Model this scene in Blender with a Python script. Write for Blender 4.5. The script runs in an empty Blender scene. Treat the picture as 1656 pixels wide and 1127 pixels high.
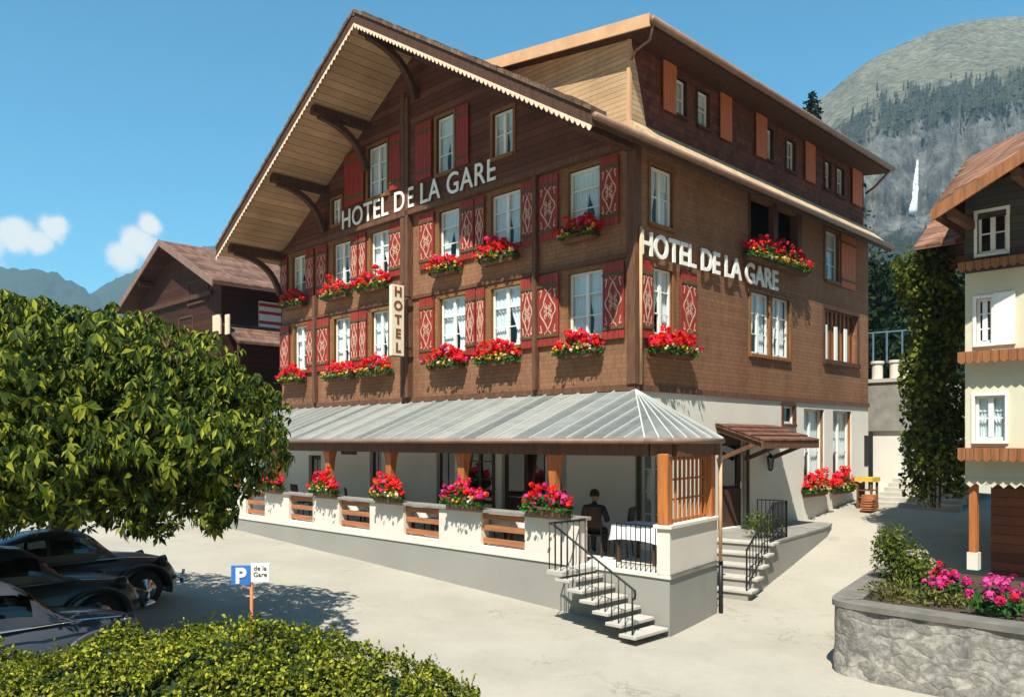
import bpy, bmesh, math, random
import numpy as np
from mathutils import Vector, Matrix, noise

# ------------------------------------------------------------------ camera, sky, sun, exposure
SC = bpy.context.scene
COL = SC.collection
R = math.radians
F, CX, CY, H = 1322.0, 828.0, 713.0, 3.42      # focal length, principal column, horizon row, eye height
cam_d = bpy.data.cameras.new("camera"); cam = bpy.data.objects.new("camera", cam_d); COL.objects.link(cam)
cam_d.sensor_width = 36.0; cam_d.lens = F / 1656.0 * 36.0
cam_d.shift_y = (CY - 563.5) / 1656.0
cam_d.clip_end = 9000
cam.location = (0, 0, H); cam.rotation_euler = (R(90), 0, 0)
SC.camera = cam
SUN_EL, SUN_ST, SKY_ST = 55, 5.0, 0.06
SUN_T = Vector((0.259, 0.966, -math.tan(R(SUN_EL)))).normalized()     # way the light travels
sl = bpy.data.lights.new("sun", 'SUN'); sl.energy = SUN_ST; sl.angle = R(0.5); sl.color = (1.0, 0.94, 0.82)
so = bpy.data.objects.new("sun", sl); COL.objects.link(so)
so.rotation_euler = SUN_T.to_track_quat('-Z', 'Y').to_euler(); so.location = (-10, -30, 50)
wd = bpy.data.worlds.new("World"); SC.world = wd; wd.use_nodes = True
nt = wd.node_tree; nt.nodes.clear()
def _n(t, **k):
    n = nt.nodes.new(t)
    for a, b in k.items(): setattr(n, a, b)
    return n
def _l(a, b): nt.links.new(a, b)
sky = _n('ShaderNodeTexSky', sky_type='NISHITA', sun_disc=False, sun_elevation=R(SUN_EL), sun_rotation=R(195),
         altitude=600, air_density=1.0, dust_density=0.6, ozone_density=2.2)
tint = _n('ShaderNodeMix', data_type='RGBA', blend_type='MULTIPLY'); tint.inputs[0].default_value = 1
tint.inputs[7].default_value = (0.60, 1.62, 1.68, 1)
_l(sky.outputs[0], tint.inputs[6])
# two cumulus clouds low in the west, placed by compass direction
tc = _n('ShaderNodeTexCoord')
nz = _n('ShaderNodeTexNoise'); nz.inputs['Scale'].default_value = 20; nz.inputs['Detail'].default_value = 7; nz.inputs['Roughness'].default_value = .7
_l(tc.outputs['Generated'], nz.inputs['Vector'])
acc = None
def _dir(px, py): return Vector(((px - CX) / F, 1, (CY - py) / F)).normalized()
for (px, py, rad) in ((242, 362, .018), (222, 392, .024), (200, 415, .022), (88, 368, .020), (62, 392, .020), (30, 384, .024), (-30, 390, .03)):
    d = _n('ShaderNodeVectorMath', operation='DISTANCE'); d.inputs[1].default_value = _dir(px, py)
    _l(tc.outputs['Generated'], d.inputs[0])
    m = _n('ShaderNodeMapRange', clamp=True); m.inputs[1].default_value = rad * 1.5; m.inputs[2].default_value = 0
    m.inputs[3].default_value = 0; m.inputs[4].default_value = 1
    _l(d.outputs['Value'], m.inputs[0])
    if acc is None: acc = m.outputs[0]
    else:
        x = _n('ShaderNodeMath', operation='MAXIMUM'); _l(acc, x.inputs[0]); _l(m.outputs[0], x.inputs[1]); acc = x.outputs[0]
mm = _n('ShaderNodeMath', operation='MULTIPLY_ADD'); _l(nz.outputs[0], mm.inputs[0]); mm.inputs[1].default_value = 1.1; mm.inputs[2].default_value = -.72
ad = _n('ShaderNodeMath', operation='ADD'); _l(mm.outputs[0], ad.inputs[0]); _l(acc, ad.inputs[1])
mr = _n('ShaderNodeMapRange', clamp=True, interpolation_type='SMOOTHSTEP'); _l(ad.outputs[0], mr.inputs[0]); mr.inputs[1].default_value = .18; mr.inputs[2].default_value = .56
mr.inputs[4].default_value = .9
cl = _n('ShaderNodeMix', data_type='RGBA'); cl.inputs[7].default_value = (10.5, 10, 8.8, 1)
_l(mr.outputs[0], cl.inputs[0]); _l(tint.outputs[2], cl.inputs[6])
bg = _n('ShaderNodeBackground'); bg.inputs[1].default_value = SKY_ST
_l(cl.outputs[2], bg.inputs[0])
ow = _n('ShaderNodeOutputWorld'); _l(bg.outputs[0], ow.inputs[0])
SC.view_settings.view_transform = 'Standard'; SC.view_settings.look = 'None'
SC.view_settings.exposure = 0.85; SC.view_settings.gamma = 1.0
SC.cycles.max_bounces = 6; SC.cycles.transparent_max_bounces = 12
SC.cycles.use_adaptive_sampling = True

# ------------------------------------------------------------------ places: the hotel's frame (v along the side, u along the front)
S2 = math.sqrt(.5)
C0 = Vector((2.694, 17.9, 0))
def W(u, v, z=0.0): return Vector((C0.x + S2 * (v - u), C0.y + S2 * (v + u), z))
def UV(X, Y):
    a = (X - C0.x) / S2; b = (Y - C0.y) / S2
    return (b - a) / 2, (b + a) / 2
def fu(px, v=0.0):
    k = (px - CX) / F
    return (C0.x + S2 * v - k * (C0.y + S2 * v)) / (1 + k) / S2
def sv(px, u=0.0):
    k = (px - CX) / F
    return (k * (C0.y + S2 * u) - (C0.x - S2 * u)) / (1 - k) / S2
def zz(py, u, v): return H + (CY - py) / F * W(u, v).y
def at(px, py, Y): return Vector(((px - CX) / F * Y, Y, H + (CY - py) / F * Y))
def smooth(a, b, x):
    t = min(1, max(0, (x - a) / (b - a))); return t * t * (3 - 2 * t)
def ground_z(X, Y):
    u, v = UV(X, Y)
    z = .04 * min(22, max(-2, u + 2.62))
    t = min(v, 13) - .9
    sp = .8 * math.log1p(math.exp(min(40, t / .8)))
    side = 1 - smooth(2, 9, u)
    return z + .135 * sp * side

# ------------------------------------------------------------------ materials
MAT = {}
class NT:
    def __init__(s, name):
        s.m = bpy.data.materials.new(name); s.m.use_nodes = True; s.t = s.m.node_tree; s.t.nodes.clear()
        s.out = s.n('ShaderNodeOutputMaterial'); s.p = s.n('ShaderNodeBsdfPrincipled'); s.l(s.p.outputs[0], s.out.inputs[0])
        s.tc = s.n('ShaderNodeTexCoord')
    def n(s, t, **k):
        n = s.t.nodes.new(t)
        for a, b in k.items(): setattr(n, a, b)
        return n
    def l(s, a, b): s.t.links.new(a, b)
    def noise(s, scale, detail=4, stretch=None, rough=.55, src=None):
        n = s.n('ShaderNodeTexNoise'); n.inputs['Scale'].default_value = scale; n.inputs['Detail'].default_value = detail
        n.inputs['Roughness'].default_value = rough
        v = src or s.tc.outputs['Object']
        if stretch:
            mp = s.n('ShaderNodeMapping'); mp.inputs['Scale'].default_value = stretch; s.l(v, mp.inputs[0]); v = mp.outputs[0]
        s.l(v, n.inputs['Vector']); return n.outputs[0]
    def ramp(s, fac, stops):
        r = s.n('ShaderNodeValToRGB'); s.l(fac, r.inputs[0]); e = r.color_ramp.elements
        while len(e) < len(stops): e.new(.5)
        for i, (p, c) in enumerate(stops): e[i].position = p; e[i].color = (c[0], c[1], c[2], 1)
        return r.outputs[0]
    def mix(s, fac, a, b, mode='MIX'):
        x = s.n('ShaderNodeMix', data_type='RGBA', blend_type=mode)
        for sock, val in ((0, fac), (6, a), (7, b)):
            if isinstance(val, (int, float)): x.inputs[sock].default_value = val
            elif isinstance(val, tuple): x.inputs[sock].default_value = (val[0], val[1], val[2], 1)
            else: s.l(val, x.inputs[sock])
        return x.outputs[2]
    def math(s, op, a, b=None, c=None):
        x = s.n('ShaderNodeMath', operation=op)
        for i, val in enumerate((a, b, c)):
            if val is None: continue
            if isinstance(val, (int, float)): x.inputs[i].default_value = val
            else: s.l(val, x.inputs[i])
        return x.outputs[0]
    def bump(s, h, strength=.4, dist=.02):
        b = s.n('ShaderNodeBump'); b.inputs['Strength'].default_value = strength; b.inputs['Distance'].default_value = dist
        s.l(h, b.inputs['Height']); s.l(b.outputs[0], s.p.inputs['Normal'])
    def fin(s, name, color, rough=.8, spec=.25, metal=0):
        if isinstance(color, tuple): s.p.inputs['Base Color'].default_value = (*color, 1)
        else: s.l(color, s.p.inputs['Base Color'])
        s.p.inputs['Roughness'].default_value = rough; s.p.inputs['Specular IOR Level'].default_value = spec
        s.p.inputs['Metallic'].default_value = metal
        MAT[name] = s.m; return s.m
def sc(c, f): return tuple(min(1, x * f) for x in c)
def plain(name, c, rough=.8, var=.15, scale=3.0, stretch=None, bump=.3, bscale=40, spec=.25, metal=0, dirt=0):
    t = NT(name)
    f = t.noise(scale, 5, stretch)
    col = t.ramp(f, [(.3, sc(c, 1 - var)), (.7, sc(c, 1 + var))])
    if dirt:
        d = t.noise(.7, 6, None, .7); col = t.mix(t.math('MULTIPLY', t.ramp(d, [(.45, (0, 0, 0)), (.75, (1, 1, 1))]), dirt), col, sc(c, .55))
    if bump:
        t.bump(t.noise(bscale, 3, stretch), bump, .01)
    return t.fin(name, col, rough, spec, metal)
def boards(name, c, axis, width, rough=.75, var=.2, gap=.35, bump=.6, grain=None, along=None, cross=0):
    """boards or shingle courses: lines repeat along one object axis"""
    t = NT(name)
    sep = t.n('ShaderNodeSeparateXYZ'); t.l(t.tc.outputs['Object'], sep.inputs[0])
    q = t.math('DIVIDE', sep.outputs['XYZ'.index(axis)], width)
    fr = t.math('FRACT', q); fl = t.math('FLOOR', q)
    wn = t.n('ShaderNodeTexWhiteNoise', noise_dimensions='1D'); t.l(fl, wn.inputs['W'])
    g = t.noise(5, 5, grain or (6, 6, 1), .6)
    f = t.math('ADD', t.math('MULTIPLY', wn.outputs[0], .55), t.math('MULTIPLY', g, .6))
    col = t.ramp(f, [(.2, sc(c, 1 - var)), (.85, sc(c, 1 + var))])
    line = t.math('LESS_THAN', fr, .1)
    hgt = t.math('SUBTRACT', t.math('MULTIPLY', fr, .5), t.math('MULTIPLY', line, .8))
    if cross:                                       # shingles: broken across the course
        ax = t.math('ADD', sep.outputs[0], sep.outputs[1]) if along == 'XY' else sep.outputs['XYZ'.index(along)]
        q2 = t.math('ADD', t.math('DIVIDE', ax, cross), t.math('MULTIPLY', wn.outputs[0], 7.3))
        fr2 = t.math('FRACT', q2)
        cb = t.n('ShaderNodeCombineXYZ'); t.l(t.math('FLOOR', q2), cb.inputs[0]); t.l(fl, cb.inputs[1])
        w2 = t.n('ShaderNodeTexWhiteNoise', noise_dimensions='2D'); t.l(cb.outputs[0], w2.inputs['Vector'])
        col = t.mix(.5, col, t.ramp(w2.outputs[0], [(0, sc(c, 1 - 1.5 * var)), (1, sc(c, 1 + 1.5 * var))]))
        l2 = t.math('LESS_THAN', fr2, .1)
        hgt = t.math('SUBTRACT', hgt, t.math('MULTIPLY', l2, .4))
        line = t.math('MAXIMUM', line, t.math('MULTIPLY', l2, .3))
    wth = t.noise(.55, 6, (1, 1, .35), .65)                  # sun-bleached and rain-dark areas
    col = t.mix(1.0, col, t.ramp(wth, [(.32, (.72, .70, .68)), (.52, (1, 1, 1)), (.72, (1.22, 1.20, 1.16))]), 'MULTIPLY')
    col = t.mix(t.math('MULTIPLY', line, gap), col, sc(c, .25))
    t.bump(t.math('ADD', hgt, t.math('MULTIPLY', g, .25)), bump, .03)
    return t.fin(name, col, rough, .2)
def leafmat(name, dark, light, trans=.3, mid=None):
    t = NT(name)
    g = t.n('ShaderNodeNewGeometry')
    col = t.ramp(g.outputs['Random Per Island'], [(0, dark), (.62, mid or tuple((a + b) / 2 for a, b in zip(dark, light))), (1, light)])
    big = t.noise(1.2, 3)
    col = t.mix(t.math('MULTIPLY', big, .3), col, sc(dark, .8))
    t.l(col, t.p.inputs['Base Color']); t.p.inputs['Roughness'].default_value = .65; t.p.inputs['Specular IOR Level'].default_value = .12
    tr = t.n('ShaderNodeBsdfTranslucent'); t.l(t.mix(1.0, col, (1.0, 1.15, .5), 'MULTIPLY'), tr.inputs[0])
    mx = t.n('ShaderNodeMixShader'); mx.inputs[0].default_value = trans
    t.l(t.p.outputs[0], mx.inputs[1]); t.l(tr.outputs[0], mx.inputs[2]); t.l(mx.outputs[0], t.out.inputs[0])
    MAT[name] = t.m; return t.m

plain('plaster_white', (.66, .63, .56), .85, .04, 1.2, None, .35, 60, dirt=.12)
plain('plaster_pier', (.68, .62, .55), .85, .05, 1.5, None, .35, 60, dirt=.22)
plain('plaster_grey', (.30, .295, .265), .9, .10, 1.4, None, .6, 90, dirt=.5)
plain('plaster_cream', (.60, .57, .43), .85, .06, 1.2, None, .4, 60, dirt=.15)
boards('stucco_brown', (.30, .150, .082), 'Z', .105, .88, .17, .38, .8, None, 'XY', .065)
plain('plaster_bounce_lit', (.80, .78, .72), .85, .04, 1.2, None, .35, 60, dirt=.1)  # paler plaster puts bounced light into the wall under the terrace roof
boards('shade_boards', (.085, .08, .07), 'Z', .16, .8, .25, .6, .8)  # dark grey boards that paint in the right house's overhang shade
boards('wood_dark', (.120, .046, .028), 'Z', .2, .75, .35, .6, .8)
boards('wood_dormer', (.125, .040, .023), 'Z', .16, .75, .35, .6, .8, None, 'X', .19)
plain('wood_beam', (.13, .062, .036), .75, .3, 4, (3, 3, .5), .5, 30)
plain('wood_deep', (.075, .036, .022), .75, .3, 4, (3, 3, .5), .5, 30)
plain('wood_post', (.40, .135, .034), .6, .3, 4, (4, 4, .4), .5, 30, .35)
plain('wood_slat', (.36, .14, .055), .65, .3, 4, (1, .3, 4), .4, 30, .3)
plain('shelf_wood', (.27, .11, .045), .65, .3, 4, (4, 4, .5), .5, 30)
plain('ornament_pink', (.56, .34, .25), .7, .2, 6, None, 0)
plain('coping_dark', (.17, .16, .14), .9, .25, 3, None, .6, 40, dirt=.4)
plain('casing', (.22, .10, .03), .65, .25, 4, (4, 4, .5), .4, 30)
boards('soffit_boards', (.42, .27, .15), 'Y', .21, .7, .16, .55, .7, (1, 6, 6))
boards('shingle_tan', (.66, .45, .26), 'Z', .115, .85, .14, .75, 1.0)
boards('shingle_skirt', (.56, .40, .24), 'Y', .13, .85, .2, .7, 1.0, None, 'X', .16)
boards('shingle_course', (.56, .40, .24), 'Z', .115, .85, .2, .7, 1.0)
boards('tile_canopy', (.16, .075, .05), 'Y', .2, .85, .35, .8, 1.0, None, 'X', .18)
boards('wood_chalet', (.055, .019, .012), 'Z', .22, .75, .35, .6, .8)
boards('shingle_roof', (.15, .095, .062), 'Y', .22, .9, .4, .6, 1.0, None, 'X', .16)
boards('tile_red', (.25, .13, .085), 'Z', .20, .85, .4, .85, 1.0, None, 'XY', .30)
boards('tile_dark', (.17, .095, .07), 'Z', .17, .85, .4, .7, 1.0, None, 'X', .2)
plain('fascia_tan', (.60, .36, .20), .7, .12, 3, None, .2)
plain('white_paint', (.80, .79, .74), .45, .04, 6, None, .08, 40, .4)
plain('letter_white', (.84, .83, .76), .5, .03, 6, None, .05, 40, .3)
plain('sign_cream', (.80, .74, .58), .5, .05, 4, None, .05)
plain('letter_brown', (.20, .075, .03), .6, .1, 4, None, .05)
plain('shutter_red', (.27, .030, .018), .6, .30, 5, (4, 4, .5), .3, 30, .35)
plain('shutter_orange', (.52, .15, .06), .7, .15, 5, (4, 4, .5), .3, 30)
plain('ornament_cream', (.72, .56, .40), .7, .1, 6, None, 0)
plain('batten_green', (.075, .075, .03), .65, .2, 6, None, .2)
plain('iron_black', (.012, .012, .014), .45, .2, 8, None, .1, 60, .4)
plain('iron_blue', (.10, .17, .26), .45, .2, 8, None, .1, 60, .4)

plain('zinc_seam', (.50, .51, .49), .45, .08, 2, None, .05, 20, .5)
plain('gutter_metal', (.22, .13, .09), .5, .2, 3, None, .1, 30, .4)
plain('stone_step', (.43, .41, .365), .85, .1, 3, None, .3, 50, dirt=.2)
plain('coping', (.24, .23, .205), .9, .2, 3, None, .5, 40, dirt=.3)
plain('soil', (.06, .045, .03), .95, .3, 5, None, .8, 30)
plain('curtain', (.78, .80, .80), .9, .05, 3, None, .1)
plain('cloth_white', (.82, .81, .80), .85, .04, 3, None, .15)
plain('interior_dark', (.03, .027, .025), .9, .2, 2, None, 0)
plain('trough_wood', (.16, .075, .035), .8, .3, 4, (.5, 4, 4), .5, 30)
plain('bark', (.09, .07, .05), .9, .3, 5, (4, 4, .7), .9, 12)
plain('skin', (.45, .27, .19), .6, .06, 5, None, .1)
plain('hair_dark', (.03, .02, .015), .6, .2, 20, None, .3)
plain('suit_dark', (.03, .03, .035), .85, .15, 8, None, .3)
plain('rubber', (.018, .018, .018), .8, .2, 6, None, .2)
plain('chrome', (.62, .63, .64), .15, .03, 4, None, 0, 10, .6, 1)
plain('sign_blue', (.035, .16, .50), .4, .05, 4, None, 0, 10, .4)
plain('pole_orange', (.50, .17, .06), .55, .1, 4, None, .1)
plain('yellow_top', (.62, .42, .05), .6, .12, 4, None, .2)
plain('stripe_red', (.45, .04, .05), .8, .1, 4, None, .1)
leafmat('leaf_chestnut', (.007, .020, .004), (.34, .36, .032), .15, (.070, .108, .012))
leafmat('leaf_hedge', (.035, .050, .006), (.56, .54, .05), .3, (.18, .21, .022))
leafmat('leaf_dark', (.006, .017, .006), (.022, .045, .012), .1)
leafmat('leaf_ivy', (.008, .024, .006), (.22, .25, .025), .2)
leafmat('leaf_conifer', (.006, .015, .009), (.02, .04, .02), .05)
leafmat('leaf_geranium', (.012, .06, .014), (.06, .20, .035), .2)
leafmat('leaf_shrub', (.02, .045, .008), (.22, .25, .03), .25)
leafmat('leaf_grass', (.04, .06, .015), (.24, .22, .05), .2)
def blossom_mat():
    t = NT('blossom'); a = t.n('ShaderNodeVertexColor', layer_name='Col')
    t.l(a.outputs[0], t.p.inputs['Base Color']); t.p.inputs['Roughness'].default_value = .6
    t.p.inputs['Specular IOR Level'].default_value = .2
    tr = t.n('ShaderNodeBsdfTranslucent'); t.l(a.outputs[0], tr.inputs[0])
    mx = t.n('ShaderNodeMixShader'); mx.inputs[0].default_value = .25
    t.l(t.p.outputs[0], mx.inputs[1]); t.l(tr.outputs[0], mx.inputs[2]); t.l(mx.outputs[0], t.out.inputs[0])
    MAT['blossom'] = t.m
blossom_mat()
def glass_mat(name, tintc, refl, rough=.03):
    t = NT(name)
    tp = t.n('ShaderNodeBsdfTransparent'); tp.inputs[0].default_value = (*tintc, 1)
    gl = t.n('ShaderNodeBsdfGlossy'); gl.inputs['Roughness'].default_value = rough
    fr = t.n('ShaderNodeLayerWeight'); fr.inputs[0].default_value = .5
    mx = t.n('ShaderNodeMixShader'); t.l(t.math('MULTIPLY_ADD', t.math('POWER', fr.outputs['Facing'], 4.0), .7, refl), mx.inputs[0])
    bp = t.n('ShaderNodeBump'); bp.inputs['Strength'].default_value = .08; bp.inputs['Distance'].default_value = .02
    t.l(t.noise(2.5, 2), bp.inputs['Height']); t.l(bp.outputs[0], gl.inputs['Normal'])
    t.l(tp.outputs[0], mx.inputs[1]); t.l(gl.outputs[0], mx.inputs[2]); t.l(mx.outputs[0], t.out.inputs[0]); MAT[name] = t.m
glass_mat('glass', (.86, .94, .96), .05)
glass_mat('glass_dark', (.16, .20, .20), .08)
def carpaint(name, c):
    t = NT(name); t.p.inputs['Coat Weight'].default_value = .45; t.p.inputs['Coat Roughness'].default_value = .08
    d = t.noise(2.2, 6, None, .7)
    t.fin(name, t.mix(t.math('MULTIPLY', d, .35), c, (.10, .09, .08)), .4, .4)
carpaint('paint_black', (.010, .010, .012)); carpaint('paint_green', (.008, .030, .028)); carpaint('paint_grey', (.045, .055, .08))
def ground_mat():
    t = NT('ground_pale')
    a = t.noise(.35, 6, None, .6); b = t.noise(6, 5, None, .7); c = t.noise(60, 2)
    col = t.ramp(a, [(.3, (.285, .265, .22)), (.5, (.345, .32, .265)), (.72, (.40, .37, .31))])
    col = t.mix(t.math('MULTIPLY', t.ramp(b, [(.5, (0, 0, 0)), (.8, (1, 1, 1))]), .3), col, (.24, .215, .18))
    col = t.mix(.10, col, t.ramp(c, [(.3, (.2, .19, .16)), (.7, (.8, .77, .7))]))
    nn = t.n('ShaderNodeTexNoise'); nn.inputs['Scale'].default_value = 1.3; nn.inputs['Detail'].default_value = 5; t.l(t.tc.outputs['Object'], nn.inputs['Vector'])
    vm = t.n('ShaderNodeVectorMath', operation='MULTIPLY_ADD'); t.l(nn.outputs[1], vm.inputs[0]); vm.inputs[1].default_value = (1.6, 1.6, 0)
    mp = t.n('ShaderNodeMapping'); mp.inputs['Scale'].default_value = (.33, .33, .33); t.l(t.tc.outputs['Object'], mp.inputs[0]); t.l(mp.outputs[0], vm.inputs[2])
    vo = t.n('ShaderNodeTexVoronoi', feature='DISTANCE_TO_EDGE'); vo.inputs['Scale'].default_value = .8; t.l(vm.outputs[0], vo.inputs['Vector'])
    cr = t.math('MULTIPLY', t.ramp(vo.outputs['Distance'], [(0, (1, 1, 1)), (.012, (0, 0, 0))]), t.ramp(t.noise(.5, 3), [(.48, (0, 0, 0)), (.6, (1, 1, 1))]))
    col = t.mix(t.math('MULTIPLY', cr, .45), col, (.13, .12, .10))
    st_ = t.ramp(t.noise(.9, 4, None, .6), [(.62, (0, 0, 0)), (.72, (1, 1, 1))]); col = t.mix(t.math('MULTIPLY', st_, .22), col, (.17, .16, .14))
    t.bump(t.math('ADD', t.math('MULTIPLY', b, .6), t.math('MULTIPLY', c, .5)), .5, .012)
    t.fin('ground_pale', col, .92, .15)
ground_mat()
def zinc_mat():
    t = NT('zinc'); sep = t.n('ShaderNodeSeparateXYZ'); t.l(t.tc.outputs['Object'], sep.inputs[0])
    wn = t.n('ShaderNodeTexWhiteNoise', noise_dimensions='1D'); t.l(t.math('FLOOR', t.math('DIVIDE', sep.outputs[1], 15.1 / 29)), wn.inputs['W'])
    g = t.noise(1.5, 6, (3, .6, 1), .65)
    col = t.ramp(t.math('ADD', t.math('MULTIPLY', wn.outputs[0], .55), t.math('MULTIPLY', g, .6)), [(.25, (.115, .13, .128)), (.55, (.19, .205, .20)), (.85, (.30, .31, .29))])
    t.bump(g, .15, .02); t.fin('zinc', col, .45, .4)
zinc_mat()
def stone_mat():
    t = NT('rubble')
    nn = t.n('ShaderNodeTexNoise'); nn.inputs['Scale'].default_value = 3.5; nn.inputs['Detail'].default_value = 4; t.l(t.tc.outputs['Object'], nn.inputs['Vector'])
    mp = t.n('ShaderNodeMapping'); mp.inputs['Scale'].default_value = (4.2, 4.2, 6.5); t.l(t.tc.outputs['Object'], mp.inputs[0])
    vm = t.n('ShaderNodeVectorMath', operation='MULTIPLY_ADD'); t.l(nn.outputs[1], vm.inputs[0]); vm.inputs[1].default_value = (1.5, 1.5, 1.5); t.l(mp.outputs[0], vm.inputs[2])
    vo = t.n('ShaderNodeTexVoronoi', feature='DISTANCE_TO_EDGE'); vo.inputs['Scale'].default_value = 1.0; t.l(vm.outputs[0], vo.inputs['Vector'])
    v2 = t.n('ShaderNodeTexVoronoi', feature='F1'); v2.inputs['Scale'].default_value = 1.0; t.l(vm.outputs[0], v2.inputs['Vector'])
    sp = t.n('ShaderNodeSeparateColor'); t.l(v2.outputs['Color'], sp.inputs[0])
    g = t.noise(7, 7, None, .75); big = t.noise(1.6, 4)
    f = t.math('ADD', t.math('MULTIPLY', sp.outputs[0], .10), t.math('ADD', t.math('MULTIPLY', g, .70), t.math('MULTIPLY', big, .35)))
    col = t.ramp(f, [(.36, (.10, .095, .09)), (.55, (.22, .21, .19)), (.72, (.46, .44, .39))])
    e = t.ramp(vo.outputs['Distance'], [(0, (1, 1, 1)), (.16, (0, 0, 0))])
    col = t.mix(t.math('MULTIPLY', t.math('MULTIPLY', e, g), .5), col, (.12, .115, .10))
    t.bump(t.math('SUBTRACT', t.math('MULTIPLY', g, .8), t.math('MULTIPLY', e, .25)), .7, .03); t.fin('rubble', col, .92, .15)
stone_mat()

# ------------------------------------------------------------------ mesh helpers
def tag(o, label=None, cat=None, group=None, kind=None):
    if label: o['label'] = label
    if cat: o['category'] = cat
    if group: o['group'] = group
    if kind: o['kind'] = kind
    return o
def empty(name, loc=(0, 0, 0), rz=0, label=None, cat=None, group=None):
    o = bpy.data.objects.new(name, None); COL.objects.link(o); o.location = loc; o.rotation_euler = (0, 0, rz)
    o.empty_display_size = .2
    return tag(o, label, cat, group)
class MB:
    def __init__(s): s.v = []; s.f = []
    def add(s, vs, fs):
        n = len(s.v); s.v += [tuple(x) for x in vs]; s.f += [tuple(i + n for i in f) for f in fs]; return s
    def box(s, a, b):
        x0, y0, z0 = (min(p, q) for p, q in zip(a, b)); x1, y1, z1 = (max(p, q) for p, q in zip(a, b))
        return s.add([(x0, y0, z0), (x1, y0, z0), (x1, y1, z0), (x0, y1, z0), (x0, y0, z1), (x1, y0, z1), (x1, y1, z1), (x0, y1, z1)],
                     [(3, 2, 1, 0), (4, 5, 6, 7), (0, 1, 5, 4), (1, 2, 6, 5), (2, 3, 7, 6), (3, 0, 4, 7)])
    def prism(s, poly, vec):                          # polygon (3d points) swept along vec
        n = len(poly); vec = Vector(vec)
        vs = [Vector(p) for p in poly]; vs += [p + vec for p in vs]
        fs = [tuple(range(n - 1, -1, -1)), tuple(range(n, 2 * n))] + [(i, (i + 1) % n, n + (i + 1) % n, n + i) for i in range(n)]
        return s.add(vs, fs)
    def bar(s, p, q, w, h, up=(0, 0, 1)):             # rectangular bar from p to q
        p, q = Vector(p), Vector(q); d = (q - p).normalized(); up = Vector(up)
        if abs(d.dot(up)) > .99: up = Vector((0, 1, 0))
        a = d.cross(up).normalized() * w / 2; b = a.cross(d).normalized() * h / 2
        return s.prism([p - a - b, p + a - b, p + a + b, p - a + b], q - p)
    def tube(s, pts, r, n=8, caps=True):
        pts = [Vector(p) for p in pts]; rs = r if isinstance(r, (list, tuple)) else [r] * len(pts)
        base = len(s.v); prev = None
        for i, p in enumerate(pts):
            d = (pts[min(i + 1, len(pts) - 1)] - pts[max(i - 1, 0)]).normalized()
            if prev is None:
                a = d.cross(Vector((0, 0, 1)))
                if a.length < .05: a = d.cross(Vector((1, 0, 0)))
                a.normalize()
            else:
                a = (prev - d * prev.dot(d)).normalized()
            prev = a; b = d.cross(a)
            for k in range(n):
                t = 2 * math.pi * k / n; s.v.append(tuple(p + (a * math.cos(t) + b * math.sin(t)) * rs[i]))
        for i in range(len(pts) - 1):
            for k in range(n):
                A = base + i * n; s.f.append((A + k, A + (k + 1) % n, A + n + (k + 1) % n, A + n + k))
        if caps:
            s.f.append(tuple(base + k for k in range(n - 1, -1, -1))); L = base + (len(pts) - 1) * n; s.f.append(tuple(L + k for k in range(n)))
        return s
    def lathe(s, prof, n=16, c=(0, 0, 0), axis='Z'):
        base = len(s.v); c = Vector(c)
        for (r, h) in prof:
            for k in range(n):
                t = 2 * math.pi * k / n; x, y = r * math.cos(t), r * math.sin(t)
                s.v.append(tuple(c + (Vector((x, y, h)) if axis == 'Z' else Vector((h, x, y)) if axis == 'X' else Vector((x, h, y)))))
        for i in range(len(prof) - 1):
            for k in range(n):
                A = base + i * n; s.f.append((A + k, A + (k + 1) % n, A + n + (k + 1) % n, A + n + k))
        s.f.append(tuple(base + k for k in range(n - 1, -1, -1))); L = base + (len(prof) - 1) * n; s.f.append(tuple(L + k for k in range(n)))
        return s
    def build(s, name, mat, parent=None, smooth=False, bevel=0, loc=None):
        me = bpy.data.meshes.new(name); me.from_pydata(s.v, [], s.f)
        bm = bmesh.new(); bm.from_mesh(me); bmesh.ops.recalc_face_normals(bm, faces=bm.faces)
        if bevel:
            es = [e for e in bm.edges if len(e.link_faces) == 2 and e.calc_face_angle(0) > .6]
            bmesh.ops.bevel(bm, geom=es, offset=bevel, segments=2, affect='EDGES', profile=.5, clamp_overlap=True)
        bm.to_mesh(me); bm.free()
        me.materials.append(MAT[mat] if isinstance(mat, str) else mat)
        if smooth:
            for p in me.polygons: p.use_smooth = True
        return link(name, me, parent, loc)
def link(name, me, parent=None, loc=None):
    o = bpy.data.objects.new(name, me); COL.objects.link(o)
    if parent: o.parent = parent
    if loc is not None: o.location = loc
    return o
def text_mesh(name, body, size, mat, parent=None, depth=.05, bold=.0, spacing=1.0, loc=(0, 0, 0), rot=(0, 0, 0), width=None, align='LEFT', line=1.0):
    cu = bpy.data.curves.new(name, 'FONT'); cu.body = body; cu.size = size; cu.extrude = depth / 2; cu.offset = bold
    cu.space_character = spacing; cu.align_x = align; cu.space_line = line; cu.resolution_u = 6
    o = bpy.data.objects.new(name, cu); COL.objects.link(o)
    dg = bpy.context.evaluated_depsgraph_get(); dg.update()
    me = bpy.data.meshes.new_from_object(o.evaluated_get(dg)); bpy.data.objects.remove(o); bpy.data.curves.remove(cu)
    if width:
        xs = [v.co.x for v in me.vertices]; f = width / (max(xs) - min(xs)); x0 = min(xs)
        for v in me.vertices: v.co.x = (v.co.x - x0) * f
    me.materials.clear(); me.materials.append(MAT[mat])
    t = link(name, me, parent); t.location = loc; t.rotation_euler = rot
    return t
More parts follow.
